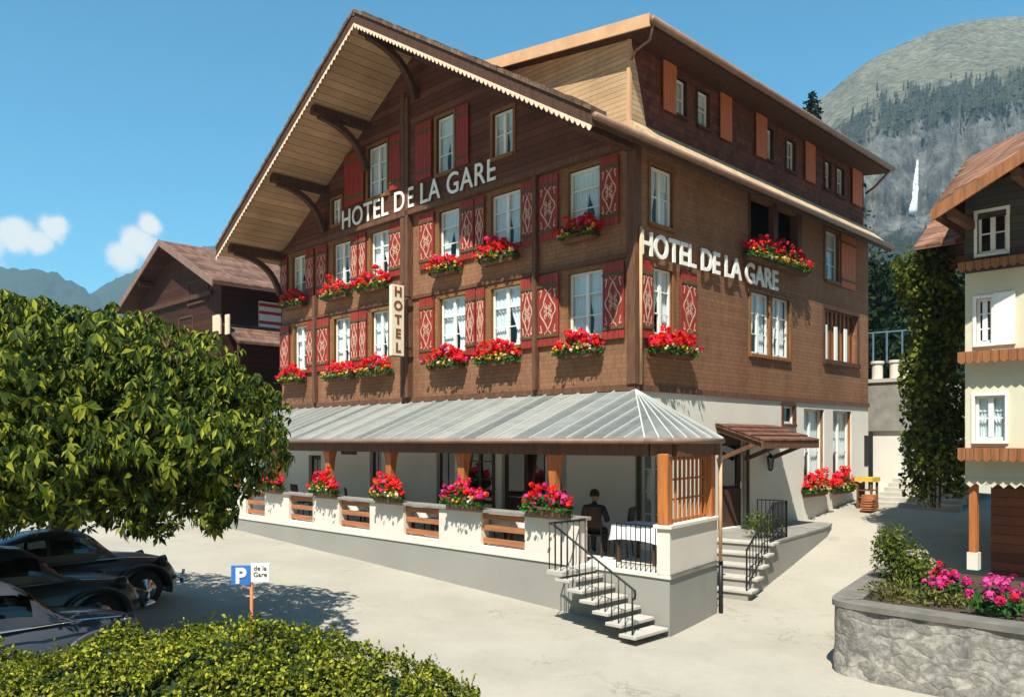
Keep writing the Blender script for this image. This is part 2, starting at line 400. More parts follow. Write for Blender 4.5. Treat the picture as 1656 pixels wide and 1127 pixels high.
def text_letters(name, body, parent_label, *a, **k):
    """lettering whose single letters are parts"""
    o = text_mesh(name, body, *a, **k); mat = o.data.materials[0]; rt = empty(name, o.location, 0, parent_label, 'lettering'); rt.rotation_euler = o.rotation_euler
    n = len(o.data.vertices); par = list(range(n))
    def f(x):
        while par[x] != x: par[x] = par[par[x]]; x = par[x]
        return x
    for e in o.data.edges: par[f(e.vertices[0])] = f(e.vertices[1])
    grp = {}
    for p in o.data.polygons: grp.setdefault(f(p.vertices[0]), []).append(p)
    # a glyph's front, back and rim may be unjoined: gather pieces by where they stand
    items = []
    for ps in grp.values():
        vs = {v for p in ps for v in p.vertices}; xs = [o.data.vertices[v].co.x for v in vs]; items.append([min(xs), max(xs), ps])
    items.sort(key=lambda t_: t_[0]); out = []
    for it in items:
        if out and it[0] < out[-1][1] - .3 * (it[1] - it[0]): out[-1][1] = max(out[-1][1], it[1]); out[-1][2] += it[2]
        else: out.append(it)
    for x0, x1, ps in out:
        idx = {}; vs = []; fs = []
        for p in ps:
            fs.append(tuple(idx.setdefault(v, len(idx)) for v in p.vertices))
        vs = [None] * len(idx)
        for v, i in idx.items(): vs[i] = tuple(o.data.vertices[v].co)
        me = bpy.data.meshes.new('letter'); me.from_pydata(vs, [], fs); me.materials.append(mat); link('letter', me, rt)
    bpy.data.objects.remove(o); return rt
def leaves(name, pts, nrm, size, mat, parent=None, seed=0, aspect=.5, jit=1.0, droop=0.0, szvar=.4, fold=.25):
    """one small folded leaf at every point; pts, nrm are n x 3"""
    rg = np.random.default_rng(seed); n = len(pts); pts = np.asarray(pts, float); nrm = np.asarray(nrm, float)
    d = rg.normal(size=(n, 3)); nn = nrm + jit * .6 * rg.normal(size=(n, 3)); nn /= np.linalg.norm(nn, axis=1)[:, None] + 1e-9
    d = d - nn * (d * nn).sum(1)[:, None]; d[:, 2] -= droop; d /= np.linalg.norm(d, axis=1)[:, None] + 1e-9
    b = np.cross(nn, d); b /= np.linalg.norm(b, axis=1)[:, None] + 1e-9
    L = size * (1 + szvar * (rg.random(n) * 2 - 1))[:, None]; Wd = L * aspect
    p0 = pts - d * L * .5; p2 = pts + d * L * .5; m = pts + d * L * .05
    p1 = m + b * Wd * .5 + nn * L * fold * .3; p3 = m - b * Wd * .5 + nn * L * fold * .3
    V = np.stack([p0, p1, p2, p3], 1).reshape(-1, 3)
    idx = np.arange(n)[:, None] * 4
    T = np.concatenate([idx + np.array([[0, 1, 2]]), idx + np.array([[0, 2, 3]])], 1).reshape(-1, 3)
    me = bpy.data.meshes.new(name); me.vertices.add(len(V)); me.vertices.foreach_set('co', V.ravel())
    me.loops.add(T.size); me.loops.foreach_set('vertex_index', T.ravel().astype(np.int32))
    me.polygons.add(len(T)); me.polygons.foreach_set('loop_start', np.arange(0, T.size, 3, dtype=np.int32))
    me.polygons.foreach_set('loop_total', np.full(len(T), 3, np.int32)); me.update(calc_edges=True); me.validate()
    me.materials.append(MAT[mat]); return link(name, me, parent)
def lobe_points(lobes, n, seed, shell=(.72, 1.0), inner=.15, zmin=None):
    rg = np.random.default_rng(seed); P = []; N = []
    wts = np.array([l[3] * l[4] + l[4] * l[5] + l[3] * l[5] for l in lobes]); wts = wts / wts.sum()
    for l, w in zip(lobes, wts):
        k = int(n * w); d = rg.normal(size=(k, 3)); d /= np.linalg.norm(d, axis=1)[:, None]
        r = shell[0] + (shell[1] - shell[0]) * rg.random(k) ** .6
        ins = rg.random(k) < inner; r[ins] = rg.random(ins.sum()) ** .5 * shell[0]
        c = np.array(l[:3]); e = np.array(l[3:6])
        P.append(c + d * e * r[:, None]); N.append(d / e)
    P = np.concatenate(P); N = np.concatenate(N); N /= np.linalg.norm(N, axis=1)[:, None]
    if zmin is not None: k = P[:, 2] > zmin; P, N = P[k], N[k]
    return P, N
# ------------------------------------------------------------------ ground
def build_ground():
    def axis(lo, hi, fine0, fine1, step, grow=1.35):
        a = list(np.arange(fine0, fine1 + 1e-6, step)); s = step
        while a[-1] < hi: s *= grow; a.append(a[-1] + s)
        s = step
        while a[0] > lo: s *= grow; a.insert(0, a[0] - s)
        return a
    xs = axis(-1700, 1700, -16, 22, .5); ys = axis(-900, 1700, 2, 40, .5)
    v = [(x, y, ground_z(x, y) + .012 * noise.noise(Vector((x * .6, y * .6, 0)))) for y in ys for x in xs]
    n = len(xs); f = [(j * n + i, j * n + i + 1, (j + 1) * n + i + 1, (j + 1) * n + i) for j in range(len(ys) - 1) for i in range(n - 1)]
    me = bpy.data.meshes.new('ground'); me.from_pydata(v, [], f)
    for p in me.polygons: p.use_smooth = True
    me.materials.append(MAT['ground_pale']); tag(link('ground', me), kind='structure')
build_ground()

# ------------------------------------------------------------------ the hotel  (local x = v along the side, y = u along the front)
HR = R(45)
hotel = empty('hotel', C0, HR, 'large brown timber chalet hotel with painted red shutters and a glazed grey terrace roof', 'hotel')
U1, V1 = 15.2, 12.8
ZB, ZE, ZR, UM = 4.61, 9.8, 14.7, 7.455      # wood base, eave, ridge heights and middle of the gable
SL = (ZR - ZE) / (UM + .63)
def zroof(u): return ZR - SL * abs(u - UM)
def PF(a, b, d=0.0): return (d, a, b)                 # front wall: a = u, b = z, d = inward
def PS(a, b, d=0.0): return (a, d, b)                 # side wall: a = v
def PD(a, b, d=0.0): return (a, .15 + d, b)           # side of the long dormer
def wall_sheet(mb, P, a0, a1, b0, b1, holes, depth=.2, d0=0.0):
    A = sorted(set([a0, a1] + [h[i] for h in holes for i in (0, 1) if a0 < h[i] < a1]))
    B = sorted(set([b0, b1] + [h[i] for h in holes for i in (2, 3) if b0 < h[i] < b1]))
    for i in range(len(A) - 1):
        for j in range(len(B) - 1):
            ca, cb = (A[i] + A[i + 1]) / 2, (B[j] + B[j + 1]) / 2
            if any(h[0] < ca < h[1] and h[2] < cb < h[3] for h in holes): continue
            mb.add([P(A[i], B[j], d0), P(A[i + 1], B[j], d0), P(A[i + 1], B[j + 1], d0), P(A[i], B[j + 1], d0)], [(0, 1, 2, 3)])
    for (p, q, r, s) in holes:
        r2, s2 = max(r, b0), min(s, b1)
        for c in (((p, r2), (q, r2)), ((q, r2), (q, s2)), ((q, s2), (p, s2)), ((p, s2), (p, r2))):
            (x, y), (z, w) = c
            mb.add([P(x, y, d0), P(z, w, d0), P(z, w, d0 + depth), P(x, y, d0 + depth)], [(0, 1, 2, 3)])
def pbox(mb, P, a0, a1, b0, b1, d0, d1): return mb.box(P(a0, b0, d0), P(a1, b1, d1))
def window(P, a0, a1, b0, b1, parent, cols=2, rows=3, casing='casing', curtain=True, d0=0.0, cw=.085, seed=0, open_=0, glass='glass', sash='white_paint', name='window'):
    rnd = random.Random(seed * 7 + 3)
    m = MB(); pr = d0 - .035
    pbox(m, P, a0 - cw, a0, b0 - cw, b1 + cw, pr, d0 + .05); pbox(m, P, a1, a1 + cw, b0 - cw, b1 + cw, pr, d0 + .05)
    pbox(m, P, a0, a1, b1, b1 + cw, pr, d0 + .05); pbox(m, P, a0 - .03, a1 + .03, b0 - cw, b0, pr - .05, d0 + .08)
    w = m.build(name, casing, parent)
    m = MB(); g = d0 + .07; fw = .05
    pbox(m, P, a0, a0 + fw, b0, b1, g, g + .05); pbox(m, P, a1 - fw, a1, b0, b1, g, g + .05)
    pbox(m, P, a0 + fw, a1 - fw, b0, b0 + .07, g, g + .05); pbox(m, P, a0 + fw, a1 - fw, b1 - fw, b1, g, g + .05)
    for c in range(1, cols):
        x = a0 + (a1 - a0) * c / cols; pbox(m, P, x - .045, x + .045, b0 + .07, b1 - fw, g - .012, g + .05)
    for r in range(1, rows):
        y = b0 + (b1 - b0) * r / rows
        xs = [a0 + fw] + [a0 + (a1 - a0) * c / cols for c in range(1, cols)] + [a1 - fw]
        for i in range(len(xs) - 1):
            pbox(m, P, xs[i] + (.045 if i else 0), xs[i + 1] - (.045 if i < len(xs) - 2 else 0), y - .014, y + .014, g + .01, g + .04)
    m.build('frame', sash, w)
    m = MB(); m.add([P(a0, b0, g + .027), P(a1, b0, g + .027), P(a1, b1, g + .027), P(a0, b1, g + .027)], [(0, 1, 2, 3)]); m.build('pane', glass, w)
    if curtain:
        m = MB(); hh = b1 - b0; ww = a1 - a0
        for side in (0, 1):
            tie = .30 + .14 * rnd.random(); full = .49 + .02 * rnd.random(); N = 14; prev = None
            for j in range(9):
                t = j / 8; z = b1 - .03 - t * (hh - .06)
                inner = full - (full - tie) * smooth(.35, .8, t) + .05 * smooth(.8, 1, t)
                row = []
                for i in range(N + 1):
                    x = inner * i / N; xx = a0 + ww * (x if side == 0 else 1 - x)
                    row.append(P(xx, z, g + .10 + .025 * math.sin(i * 2.1 + side + seed) * (1 - .3 * t)))
                if prev:
                    for i in range(N): m.add([prev[i], prev[i + 1], row[i + 1], row[i]], [(0, 1, 2, 3)])
                prev = row
        if rnd.random() < .7:
            prev = None
            for j in range(2):
                row = [P(a0 + ww * i / 24, b1 - .02 - j * hh * .33, g + .07 + .012 * math.sin(i * 1.9)) for i in range(25)]
                if prev:
                    for i in range(24): m.add([prev[i], prev[i + 1], row[i + 1], row[i]], [(0, 1, 2, 3)])
                prev = row
        m.build('curtain', 'curtain', w, smooth=True)
    return w
def ribbon(mb, P, pts, wdt, d):
    for (p, q) in zip(pts, pts[1:]):
        dx, dy = q[0] - p[0], q[1] - p[1]; L = math.hypot(dx, dy) or 1; nx, ny = -dy / L * wdt / 2, dx / L * wdt / 2
        mb.prism([P(p[0] - nx, p[1] - ny, d), P(q[0] - nx, q[1] - ny, d), P(q[0] + nx, q[1] + ny, d), P(p[0] + nx, p[1] + ny, d)], Vector(P(0, 0, -.006)) - Vector(P(0, 0, 0)))
def shutter(P, a0, a1, b0, b1, parent, ornate=True, mat='shutter_red', d0=0.0, battens=True):
    m = MB(); n = 4
    for i in range(n):
        x0 = a0 + (a1 - a0) * i / n; x1 = a0 + (a1 - a0) * (i + 1) / n
        pbox(m, P, x0 + .004, x1 - .004, b0, b1, d0 - .075, d0 - .04)
    s = m.build('shutter', mat, parent)
    hh = b1 - b0; ww = a1 - a0
    if battens:
        for t in (.14, .84):
            m = MB(); pbox(m, P, a0 - .01, a1 + .01, b0 + hh * t - .03, b0 + hh * t + .03, d0 - .095, d0 - .076); m.build('batten', 'batten_green', s)
    if ornate:
        m = MB(); ca = (a0 + a1) / 2; cb = b0 + hh * .49; rx, ry = ww * .38, hh * .27; dd = d0 - .077
        dia = []
        for k in range(4):
            for t in (0, .25, .5, .75):
                A = [(0, 1), (1, 0), (0, -1), (-1, 0)]
                (x, y), (x2, y2) = A[k], A[(k + 1) % 4]
                bul = 1 + .18 * math.sin(t * 2 * math.pi)
                dia.append((ca + rx * (x + (x2 - x) * t) * bul, cb + ry * (y + (y2 - y) * t)))
        dia.append(dia[0]); ribbon(m, P, dia, .035, dd)
        for sx in (-1, 1):
            for sy in (-1, 1):
                c = [(ca + sx * rx * (.18 + .26 * math.sin(t)), cb + sy * ry * (.10 + .34 * (t / 3.0))) for t in (0, .5, 1, 1.6, 2.2, 2.8)]
                ribbon(m, P, c, .025, dd)
                k = [(ca + sx * rx * 1.05, cb + sy * ry * 1.05), (ca + sx * rx * .75, cb + sy * ry * 1.12), (ca + sx * rx * .95, cb + sy * ry * .72)]
                ribbon(m, P, k, .028, dd)
        c8 = [(ca + rx * .2 * math.cos(t * math.pi / 4), cb + ry * .14 * math.sin(t * math.pi / 4)) for t in range(9)]
        ribbon(m, P, c8, .025, dd)
        for sy in (-1, 1):                               # tendrils above and below, petals round the heart
            for sx in (-1, 1): ribbon(m, P, [(ca + sx * rx * .08, cb + sy * ry * 1.02), (ca + sx * rx * .42, cb + sy * ry * 1.16), (ca + sx * rx * .30, cb + sy * ry * 1.34), (ca + sx * rx * .06, cb + sy * ry * 1.22)], .022, dd)
        for k in range(6):
            t = k * math.pi / 3; ribbon(m, P, [(ca + rx * .26 * math.cos(t), cb + ry * .18 * math.sin(t)), (ca + rx * .50 * math.cos(t + .25), cb + ry * .34 * math.sin(t + .25)), (ca + rx * .44 * math.cos(t - .25), cb + ry * .30 * math.sin(t - .25)), (ca + rx * .26 * math.cos(t), cb + ry * .18 * math.sin(t))], .02, dd)
        m.build('ornament', 'ornament_pink', s)
    return s
def fr(px0, px1, v=0.0): a, b = fu(px1, v), fu(px0, v); return (a, b)
LO, HI, AT = (5.82, 7.33), (8.36, 9.72), (10.78, 12.2)
low = [fr(477, 498), fr(541, 567), fr(602, 629), fr(712, 754), fr(795, 843), fr(920, 976)]
upp = [fr(474, 495), fr(540, 568), fr(600, 630), fr(711, 744), fr(795, 843), fr(920, 971)]
att = [(*fr(601, 632), 10.72, 12.25), (*fr(712, 740), 10.72, 12.25), (*fr(803, 836), 10.62, 11.75), (*fr(543, 558), 10.3, 11.1)]
holes_mid = [(a, b, *LO) for a, b in low] + [(a, b, *HI) for a, b in upp]
m = MB(); wall_sheet(m, PF, 0, U1, ZB, 9.9, holes_mid)
side_low = (sv(1055), sv(1087)); side_up = (sv(1051), sv(1087)); side_dbl = (sv(1213), sv(1276)); side_log = (sv(1333), sv(1386))
side_bal = (sv(1212), sv(1291)); side_r = (sv(1334), sv(1355))
hs = [(*side_low, *LO), (*side_up, 8.3, 9.6), (*side_dbl, 5.72, 7.36), (*side_log, 5.88, 7.4), (*side_bal, 8.35, 9.85), (*side_r, 8.3, 9.8)]
wall_sheet(m, PS, 0, V1, ZB, 10.05, hs)
m.add([(0, U1, 0), (V1, U1, 0), (V1, U1, 9.85), (0, U1, 9.85)], [(0, 1, 2, 3)])
m.add([(V1, 0, 0), (V1, U1, 0), (V1, U1, 9.85), (V1, UM, 14.4), (V1, 0, 9.85)], [(0, 1, 2, 3, 4)])
m.build('upper_wall', 'stucco_brown', hotel)
# attic wall under the gable, a hand's breadth proud of the floors below
m = MB(); wall_sheet(m, PF, -.0, U1, 9.9, 14.6, att, .2, -.12)
o = m.build('attic_wall', 'wood_dark', hotel)
bm = bmesh.new(); bm.from_mesh(o.data); bmesh.ops.remove_doubles(bm, verts=bm.verts, dist=.001)
for sg in (1, -1):
    no = Vector((0, SL * sg, 1)).normalized()
    bmesh.ops.bisect_plane(bm, geom=bm.verts[:] + bm.edges[:] + bm.faces[:], plane_co=(0, UM, ZR - .16), plane_no=no, clear_outer=True)
bm.to_mesh(o.data); bm.free()
m = MB(); m.box((-.2, -.05, 9.86), (0, U1, 10.0)); m.build('floor_beam', 'wood_beam', hotel)
m = MB(); m.box((-.055, .12, 7.47), (0, U1 - .1, 7.56)); m.box((-.05, -.03, ZB - .08), (.02, U1, ZB + .06)); m.box((.0, -.05, ZB - .08), (V1, -.0, ZB + .05)); m.build('drip_band', 'wood_beam', hotel)
# ground floor walls of white plaster
dpx = [(499, 519, 1.07, 2.95), (598, 617, 1.07, 3.32), (706, 735, 1.07, 3.35), (750, 797, 1.5, 3.35), (811, 882, 1.07, 3.35), (882, 916, 1.07, 3.35), (1036, 1071, 1.35, 3.3)]
lowholes = []
for (p, q, b0, b1) in dpx:
    a, b = fu(q), fu(p); lowholes.append((a, b - .004 if (p == 811) else b, b0, b1))
lowholes[5] = (lowholes[5][0], lowholes[5][1] - .06, 1.07, 3.35)
door = (sv(1165), sv(1207), 1.22, 3.5)
ent_w = [(sv(1300), sv(1333), 1.86, 4.36), (sv(1347), sv(1377), 1.86, 4.36), (sv(1266), sv(1284), 3.9, 4.4)]
vent = (sv(1397.5), sv(1403.8), 2.6, 3.6)
m = MB(); wall_sheet(m, PF, 0, U1, 0, ZB - .08, lowholes, .25); m.build('terrace_wall', 'plaster_bounce_lit', hotel)
m = MB(); wall_sheet(m, PS, 0, V1, 0, ZB - .08, [door] + ent_w, .25)
m.build('ground_floor_wall', 'plaster_white', hotel)
m = MB()                                           # dark rooms behind the ground-floor openings
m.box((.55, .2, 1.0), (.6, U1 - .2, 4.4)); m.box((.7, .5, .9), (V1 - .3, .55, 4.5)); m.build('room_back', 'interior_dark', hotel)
for i, (a, b) in enumerate(low): window(PF, a, b, *LO, hotel, seed=i)
for i, (a, b) in enumerate(upp): window(PF, a, b, *HI, hotel, seed=10 + i, cols=1 if i in (3, 5) else 2)
for i, h in enumerate(att): window(PF, *h, hotel, seed=20 + i, d0=-.12, cols=1 if i == 1 else 2, rows=2 if i == 2 else 3)
for h in lowholes:
    wd_ = h[1] - h[0]
    if h[2] > 1.1: window(PF, *h, hotel, seed=31, casing='batten_green', curtain=False, glass='glass_dark', rows=4, sash='batten_green' if wd_ > 1 else 'white_paint')
    else:
        mm_ = MB(); pbox(mm_, PF, h[0], h[1], h[2], h[3], .12, .17); dr = mm_.build('door', 'wood_deep', hotel)
        mm_ = MB()
        for k in range(2):
            q0 = h[0] + wd_ * (.1 + .44 * k); pbox(mm_, PF, q0, q0 + wd_ * .36, h[2] + .9, h[3] - .15, .112, .12)
        mm_.build('pane', 'glass_dark', dr)
        mm_ = MB(); mm_.tube([PF(h[0] + wd_ * .5, 2.05, .115), PF(h[0] + wd_ * .5, 2.05, .06), PF(h[0] + wd_ * .56, 2.05, .06)], .014, 6); mm_.build('handle', 'chrome', dr)
# shutters of the front; ornament in cream on the flat-open leaves
def ushut(p, q, rng, orn=True): a, b = fr(p, q); shutter(PF, a, b, rng[0] - .12, rng[1] + .08, hotel, orn)
for (p, q) in ((455.5, 470), (498.5, 511), (515, 534), (570, 582), (583.5, 595), (681, 704), (756, 771), (774, 786), (846, 866), (873, 906), (978, 1012)): ushut(p, q, LO)
for (p, q) in ((455.5, 467), (497, 510), (515, 531), (570, 581), (583, 594), (632, 653), (681, 704), (748, 769), (771, 786), (847, 866), (874, 905), (974, 1003)): ushut(p, q, HI)
for (p, q) in ((560, 591), (632.5, 650), (675, 700), (741, 760)):
    a, b = fr(p, q, -.12); shutter(lambda x, y, d=0.0: (d - .12, x, y), a, b, 10.72, 12.3, hotel, False)
# side windows
window(PS, *side_low, *LO, hotel, seed=41); window(PS, *side_up, 8.3, 9.6, hotel, seed=42, rows=2)
for (p, q) in ((1034, 1051.5), (1098, 1123)): shutter(PS, sv(p), sv(q), LO[0] - .12, LO[1] + .08, hotel, True)
sd = (side_dbl[1] - side_dbl[0]); window(PS, side_dbl[0], side_dbl[0] + sd * .47, 5.72, 7.36, hotel, seed=43); window(PS, side_dbl[0] + sd * .53, side_dbl[1], 5.72, 7.36, hotel, seed=44)
m = MB(); pbox(m, PS, side_dbl[0] + sd * .47 + .085, side_dbl[0] + sd * .53 - .085, 5.72, 7.36, -.02, .2)
if sd * .06 > .17: m.build('mullion', 'casing', hotel)
# brown loggia window with slender white posts
a0, a1 = side_log; m = MB(); pbox(m, PS, a0, a1, 5.88, 7.4, .16, .2); lg = m.build('window', 'wood_post', hotel)
m = MB(); pbox(m, PS, a0 - .1, a1 + .1, 7.4, 7.52, -.05, .05); pbox(m, PS, a0 - .1, a1 + .1, 5.74, 5.88, -.1, .05); pbox(m, PS, a0 - .1, a0, 5.88, 7.4, -.04, .05); pbox(m, PS, a1, a1 + .1, 5.88, 7.4, -.04, .05)
m.build('frame', 'wood_deep', lg)
m = MB()
for k in range(8): pbox(m, PS, a0 + (a1 - a0) * (k + .35) / 8, a0 + (a1 - a0) * (k + .65) / 8, 5.88, 7.4, .13, .16)
m.build('slats', 'wood_deep', lg)
for t in (.07, .37, .67):
    m = MB(); x = a0 + (a1 - a0) * t; pbox(m, PS, x, x + .16, 5.9, 6.95, .05, .1); m.build('curtain', 'white_paint', lg)
# balcony opening under the eave
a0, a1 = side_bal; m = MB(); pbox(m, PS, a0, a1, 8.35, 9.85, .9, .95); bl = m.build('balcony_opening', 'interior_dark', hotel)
m = MB(); pbox(m, PS, a0, a1, 8.27, 8.35, 0, .9); pbox(m, PS, a0 - .08, a0, 8.3, 9.9, -.03, .2); pbox(m, PS, (a0 + a1) / 2 - .13, (a0 + a1) / 2 + .13, 8.35, 9.9, -.03, .12); pbox(m, PS, a1 - .1, a1 + .16, 8.3, 9.9, -.03, .2); pbox(m, PS, a0, a1, 8.3, 8.42, -.08, 0)
m.build('post', 'wood_beam', bl)
window(PS, *side_r, 8.3, 9.8, hotel, seed=45, cols=1)
shutter(PS, sv(1357.5), sv(1380), 8.2, 9.85, hotel, False, 'shutter_orange')
# entrance windows in the white side wall
for i, h in enumerate(ent_w[:2]): window(PS, *h, hotel, seed=46 + i, rows=2, casing='wood_post', cols=2, d0=.08)
window(PS, *ent_w[2], hotel, seed=49, rows=1, cols=1, casing='wood_dark', curtain=False, glass='glass_dark')
m = MB(); pbox(m, PS, door[0], door[1], door[2], door[3], .16, .22); dr = m.build('door', 'wood_deep', hotel)
m = MB(); pbox(m, PS, door[0] - .1, door[0], door[2], door[3] + .1, -.04, .1); pbox(m, PS, door[1], door[1] + .1, door[2], door[3] + .1, -.04, .1); pbox(m, PS, door[0], door[1], door[3], door[3] + .1, -.04, .1); m.build('frame', 'wood_deep', dr)
m = MB(); pbox(m, PS, door[0] + .15, door[1] - .15, 2.2, 3.3, .15, .16); m.build('pane', 'glass_dark', dr)
m = MB(); m.tube([PS(door[1] - .12, 2.2, .15), PS(door[1] - .12, 2.2, .09), PS(door[1] - .12, 2.35, .09)], .015, 6); m.build('handle', 'chrome', dr)
# vertical timbers and the corner board
def post_at(p, q, z0, z1, d, mat='wood_beam'):
    a, b = fr(p, q); mm_ = MB(); mm_.box((-d, a, z0), (0, b, z1)); return mm_.build('wall_post', mat, hotel)
post_at(655, 661, ZB + .06, 13.4, .18); post_at(663, 668, ZB + .06, 13.2, .2)
post_at(510.5, 514.5, ZB + .06, 8.2, .14); post_at(867, 872.5, ZB + .06, 9.86, .15)
m = MB(); m.box((-.09, -.07, ZB + .06), (.0, .16, 9.86)); m.box((0, -.07, ZB + .05), (.14, 0, 9.9)); m.build('corner_board', 'wood_beam', hotel)
m = MB(); m.tube([(.05, -.12, ZB + .05), (.05, -.12, 8.1)], .035, 8); m.build('downpipe', 'fascia_tan', hotel, True)

# ------------------------------------------------------------------ main roof
VF, VB = -2.19, 13.1
UL, UR = 15.54, -.63
m = MB(); t = .17
for (ua, ub) in ((UL, UM), (UM, UR)):
    m.prism([(VF, ua, zroof(ua)), (VF, ub, zroof(ub)), (VF, ub, zroof(ub) - t), (VF, ua, zroof(ua) - t)], (VB - VF, 0, 0))
m.build('roof', 'shingle_roof', hotel)
for (ua, ub) in ((UL - .05, UM + .02), (UM - .02, UR + .05)):          # boarded underside of the gable overhang and the eaves
    m = MB(); m.prism([(VF + .04, ua, zroof(ua) - t - .003), (VF + .04, ub, zroof(ub) - t - .003), (VF + .04, ub, zroof(ub) - t - .03), (VF + .04, ua, zroof(ua) - t - .03)], (-VF + .02, 0, 0))
    m.build('soffit', 'soffit_boards', hotel)
for (ua, ub) in ((UL, UM), (UR, UM)):                                  # barge boards with a scalloped cream trim
    m = MB(); sg = 1 if ub > ua else -1
    m.prism([(VF - .06, ua, zroof(ua) + .06), (VF - .06, ub, zroof(ub) + .06), (VF - .06, ub, zroof(ub) - .28), (VF - .06, ua, zroof(ua) - .28)], (.06, 0, 0))
    bb = m.build('barge_board', 'wood_deep', hotel)
    m = MB(); n = 58; L = ub - ua
    for k in range(n):
        x0 = ua + L * k / n; x1 = ua + L * (k + 1) / n; pts = [(VF - .075, x0, zroof(x0) - .26), (VF - .075, x1, zroof(x1) - .26)]
        for q in range(6, -1, -1):
            x = x0 + (x1 - x0) * q / 6; pts.append((VF - .075, x, zroof(x) - .30 - .085 * math.sin(math.pi * q / 6)))
        m.prism(pts, (.014, 0, 0))
    m.build('scalloped_trim', 'ornament_cream', bb)
    m = MB()                                                           # shingle edge over the board
    for k in range(34):
        x0 = ua + L * k / 34; x1 = ua + L * (k + .93) / 34; h = .05 + .03 * ((k * 7) % 3)
        m.prism([(VF - .1, x0, zroof(x0) + .03), (VF - .1, x1, zroof(x1) + .03), (VF - .1, x1, zroof(x1) + .07 + h * .5), (VF - .1, x0, zroof(x0) + .1 + h * .5)], (.5, 0, 0))
    m.build('verge_shingles', 'shingle_roof', bb)
for u in (UM, UM + 2.4, UM + 4.75, 15.0, UM - 2.4, UM - 4.75, .05):      # purlins with curved braces
    zt = zroof(u) - t - .04; m = MB(); m.box((VF + .15, u - .11, zt - .24), (-.1, u + .11, zt)); pu = m.build('purlin', 'wood_deep', hotel)
    if u < UM - .1: continue
    m = MB(); P0_ = Vector((VF + .35, u, zt - .24)); P2_ = Vector((-.2, u, zt - 1.45)); P1_ = Vector((-.45, u, zt - .35)); prev = None; N = 9
    pts = [P0_ * (1 - q) ** 2 + P1_ * 2 * q * (1 - q) + P2_ * q * q for q in [i / N for i in range(N + 1)]]
    for p, q in zip(pts, pts[1:]): m.bar(p, q, .16, .17, (0, 1, 0))
    m.build('brace', 'wood_deep', pu)
m = MB(); ze = zroof(UR)
m.tube([(VF - .05, UR - .06, ze - .08), (VB, UR - .06, ze - .08)], .075, 8); m.build('gutter', 'gutter_metal', hotel, True)
m = MB(); m.prism([(VF + .0, UR - .0, ze - .18), (VF, .0, zroof(0) - t - .03), (VF, .0, zroof(0) - t - .08), (VF, UR, ze - .24)], (VB - VF, 0, 0)); m.build('eave_soffit', 'wood_deep', hotel)
m = MB(); m.tube([(VF - .08, UM, ZR + .02), (VB, UM, ZR + .02)], .09, 8); m.build('ridge_cap', 'shingle_roof', hotel)

# ------------------------------------------------------------------ long shed dormer
DW = [(sv(p, .15), sv(q_, .15)) for p, q_ in ((1091, 1109), (1127, 1146), (1236.5, 1249), (1271, 1285), (1333, 1343), (1352, 1364))]
DZ = (11.12, 12.0); ud = .15
m = MB(); wall_sheet(m, PD, -.08, V1, 10.3, 12.5, [(*d, *DZ) for d in DW], .2)
m.add([(V1, ud, 10.3), (V1, 4.6, 12.9), (V1, 4.6, 13), (V1, ud, 12.5)], [(0, 1, 2, 3)])
dorm = m.build('dormer', 'wood_dormer', hotel)
m = MB(); m.prism([(-.09, ud - .012, zroof(ud) - .05), (-.09, 4.7, zroof(4.7)), (-.09, 4.7, 12.9), (-.09, ud - .012, 12.34)], (.06, 0, 0)); m.build('shingle_wall', 'shingle_tan', dorm)
m = MB()                                             # flared shingle skirt at the front corner
for k in range(9):
    z0 = 10.28 + k * .215; w0 = .64 * (1 - k / 9.6) ** .8; w1 = .64 * (1 - (k + 1) / 9.6) ** .8
    m.prism([(-.085, ud - .012, z0), (-.085 + w0, ud - .012, z0), (-.085 + w1, ud - .012, z0 + .215), (-.085, ud - .012, z0 + .215)], (0, -.035 - .004 * (9 - k), 0))
m.build('corner_skirt', 'shingle_course', dorm)
m = MB(); m.box((-.12, ud - .1, 10.25), (-.05, ud - .014, 12.32)); m.build('corner_board', 'fascia_tan', dorm)
m = MB()                                             # pale skirt roof along the foot of the dormer
m.prism([(-.1, UR + .1, zroof(UR + .1) + .03), (-.1, ud, 10.52), (-.1, ud, 10.2), (-.1, UR + .1, zroof(UR + .1) - .01)], (VB - .05, 0, 0)); m.build('skirt_roof', 'shingle_skirt', dorm)
de, dz0 = -.66, 12.3
def zd(u): return dz0 + .133 * (u - de)
m = MB(); m.prism([(-.42, de, zd(de)), (-.42, 4.75, zd(4.75)), (-.42, 4.75, zd(4.75) - .2), (-.42, de, zd(de) - .2)], (13.3, 0, 0)); m.build('dormer_roof', 'wood_deep', dorm)
m = MB(); m.prism([(-.47, de - .05, zd(de) + .05), (-.47, 4.6, zd(4.6) + .05), (-.47, 4.6, zd(4.6) - .24), (-.47, de - .05, zd(de) - .22)], (.045, 0, 0)); m.build('fascia', 'fascia_tan', dorm)
m = MB(); m.tube([(-.45, de - .09, zd(de) - .08), (12.9, de - .09, zd(de) - .08)], .085, 8); m.build('gutter', 'gutter_metal', dorm, True)
m = MB(); m.tube([(-.38, de - .09, zd(de) - .12), (-.3, de + .05, zd(de) - .42), (-.18, ud - .3, 11.85), (-.14, ud - .16, 11.7)], .03, 6); m.tube([(12.8, de - .05, zd(de) - .12), (12.83, -.2, 11.75), (12.84, .1, 11.6)], .04, 6); m.build('downpipe', 'gutter_metal', dorm, True)
for i, d in enumerate(DW):                           # the pair of casements stands ajar
    dw = window(PD, *d, *DZ, dorm, seed=60 + i, casing='wood_deep', rows=2, cols=1, cw=.05)
    dw.name = 'window'
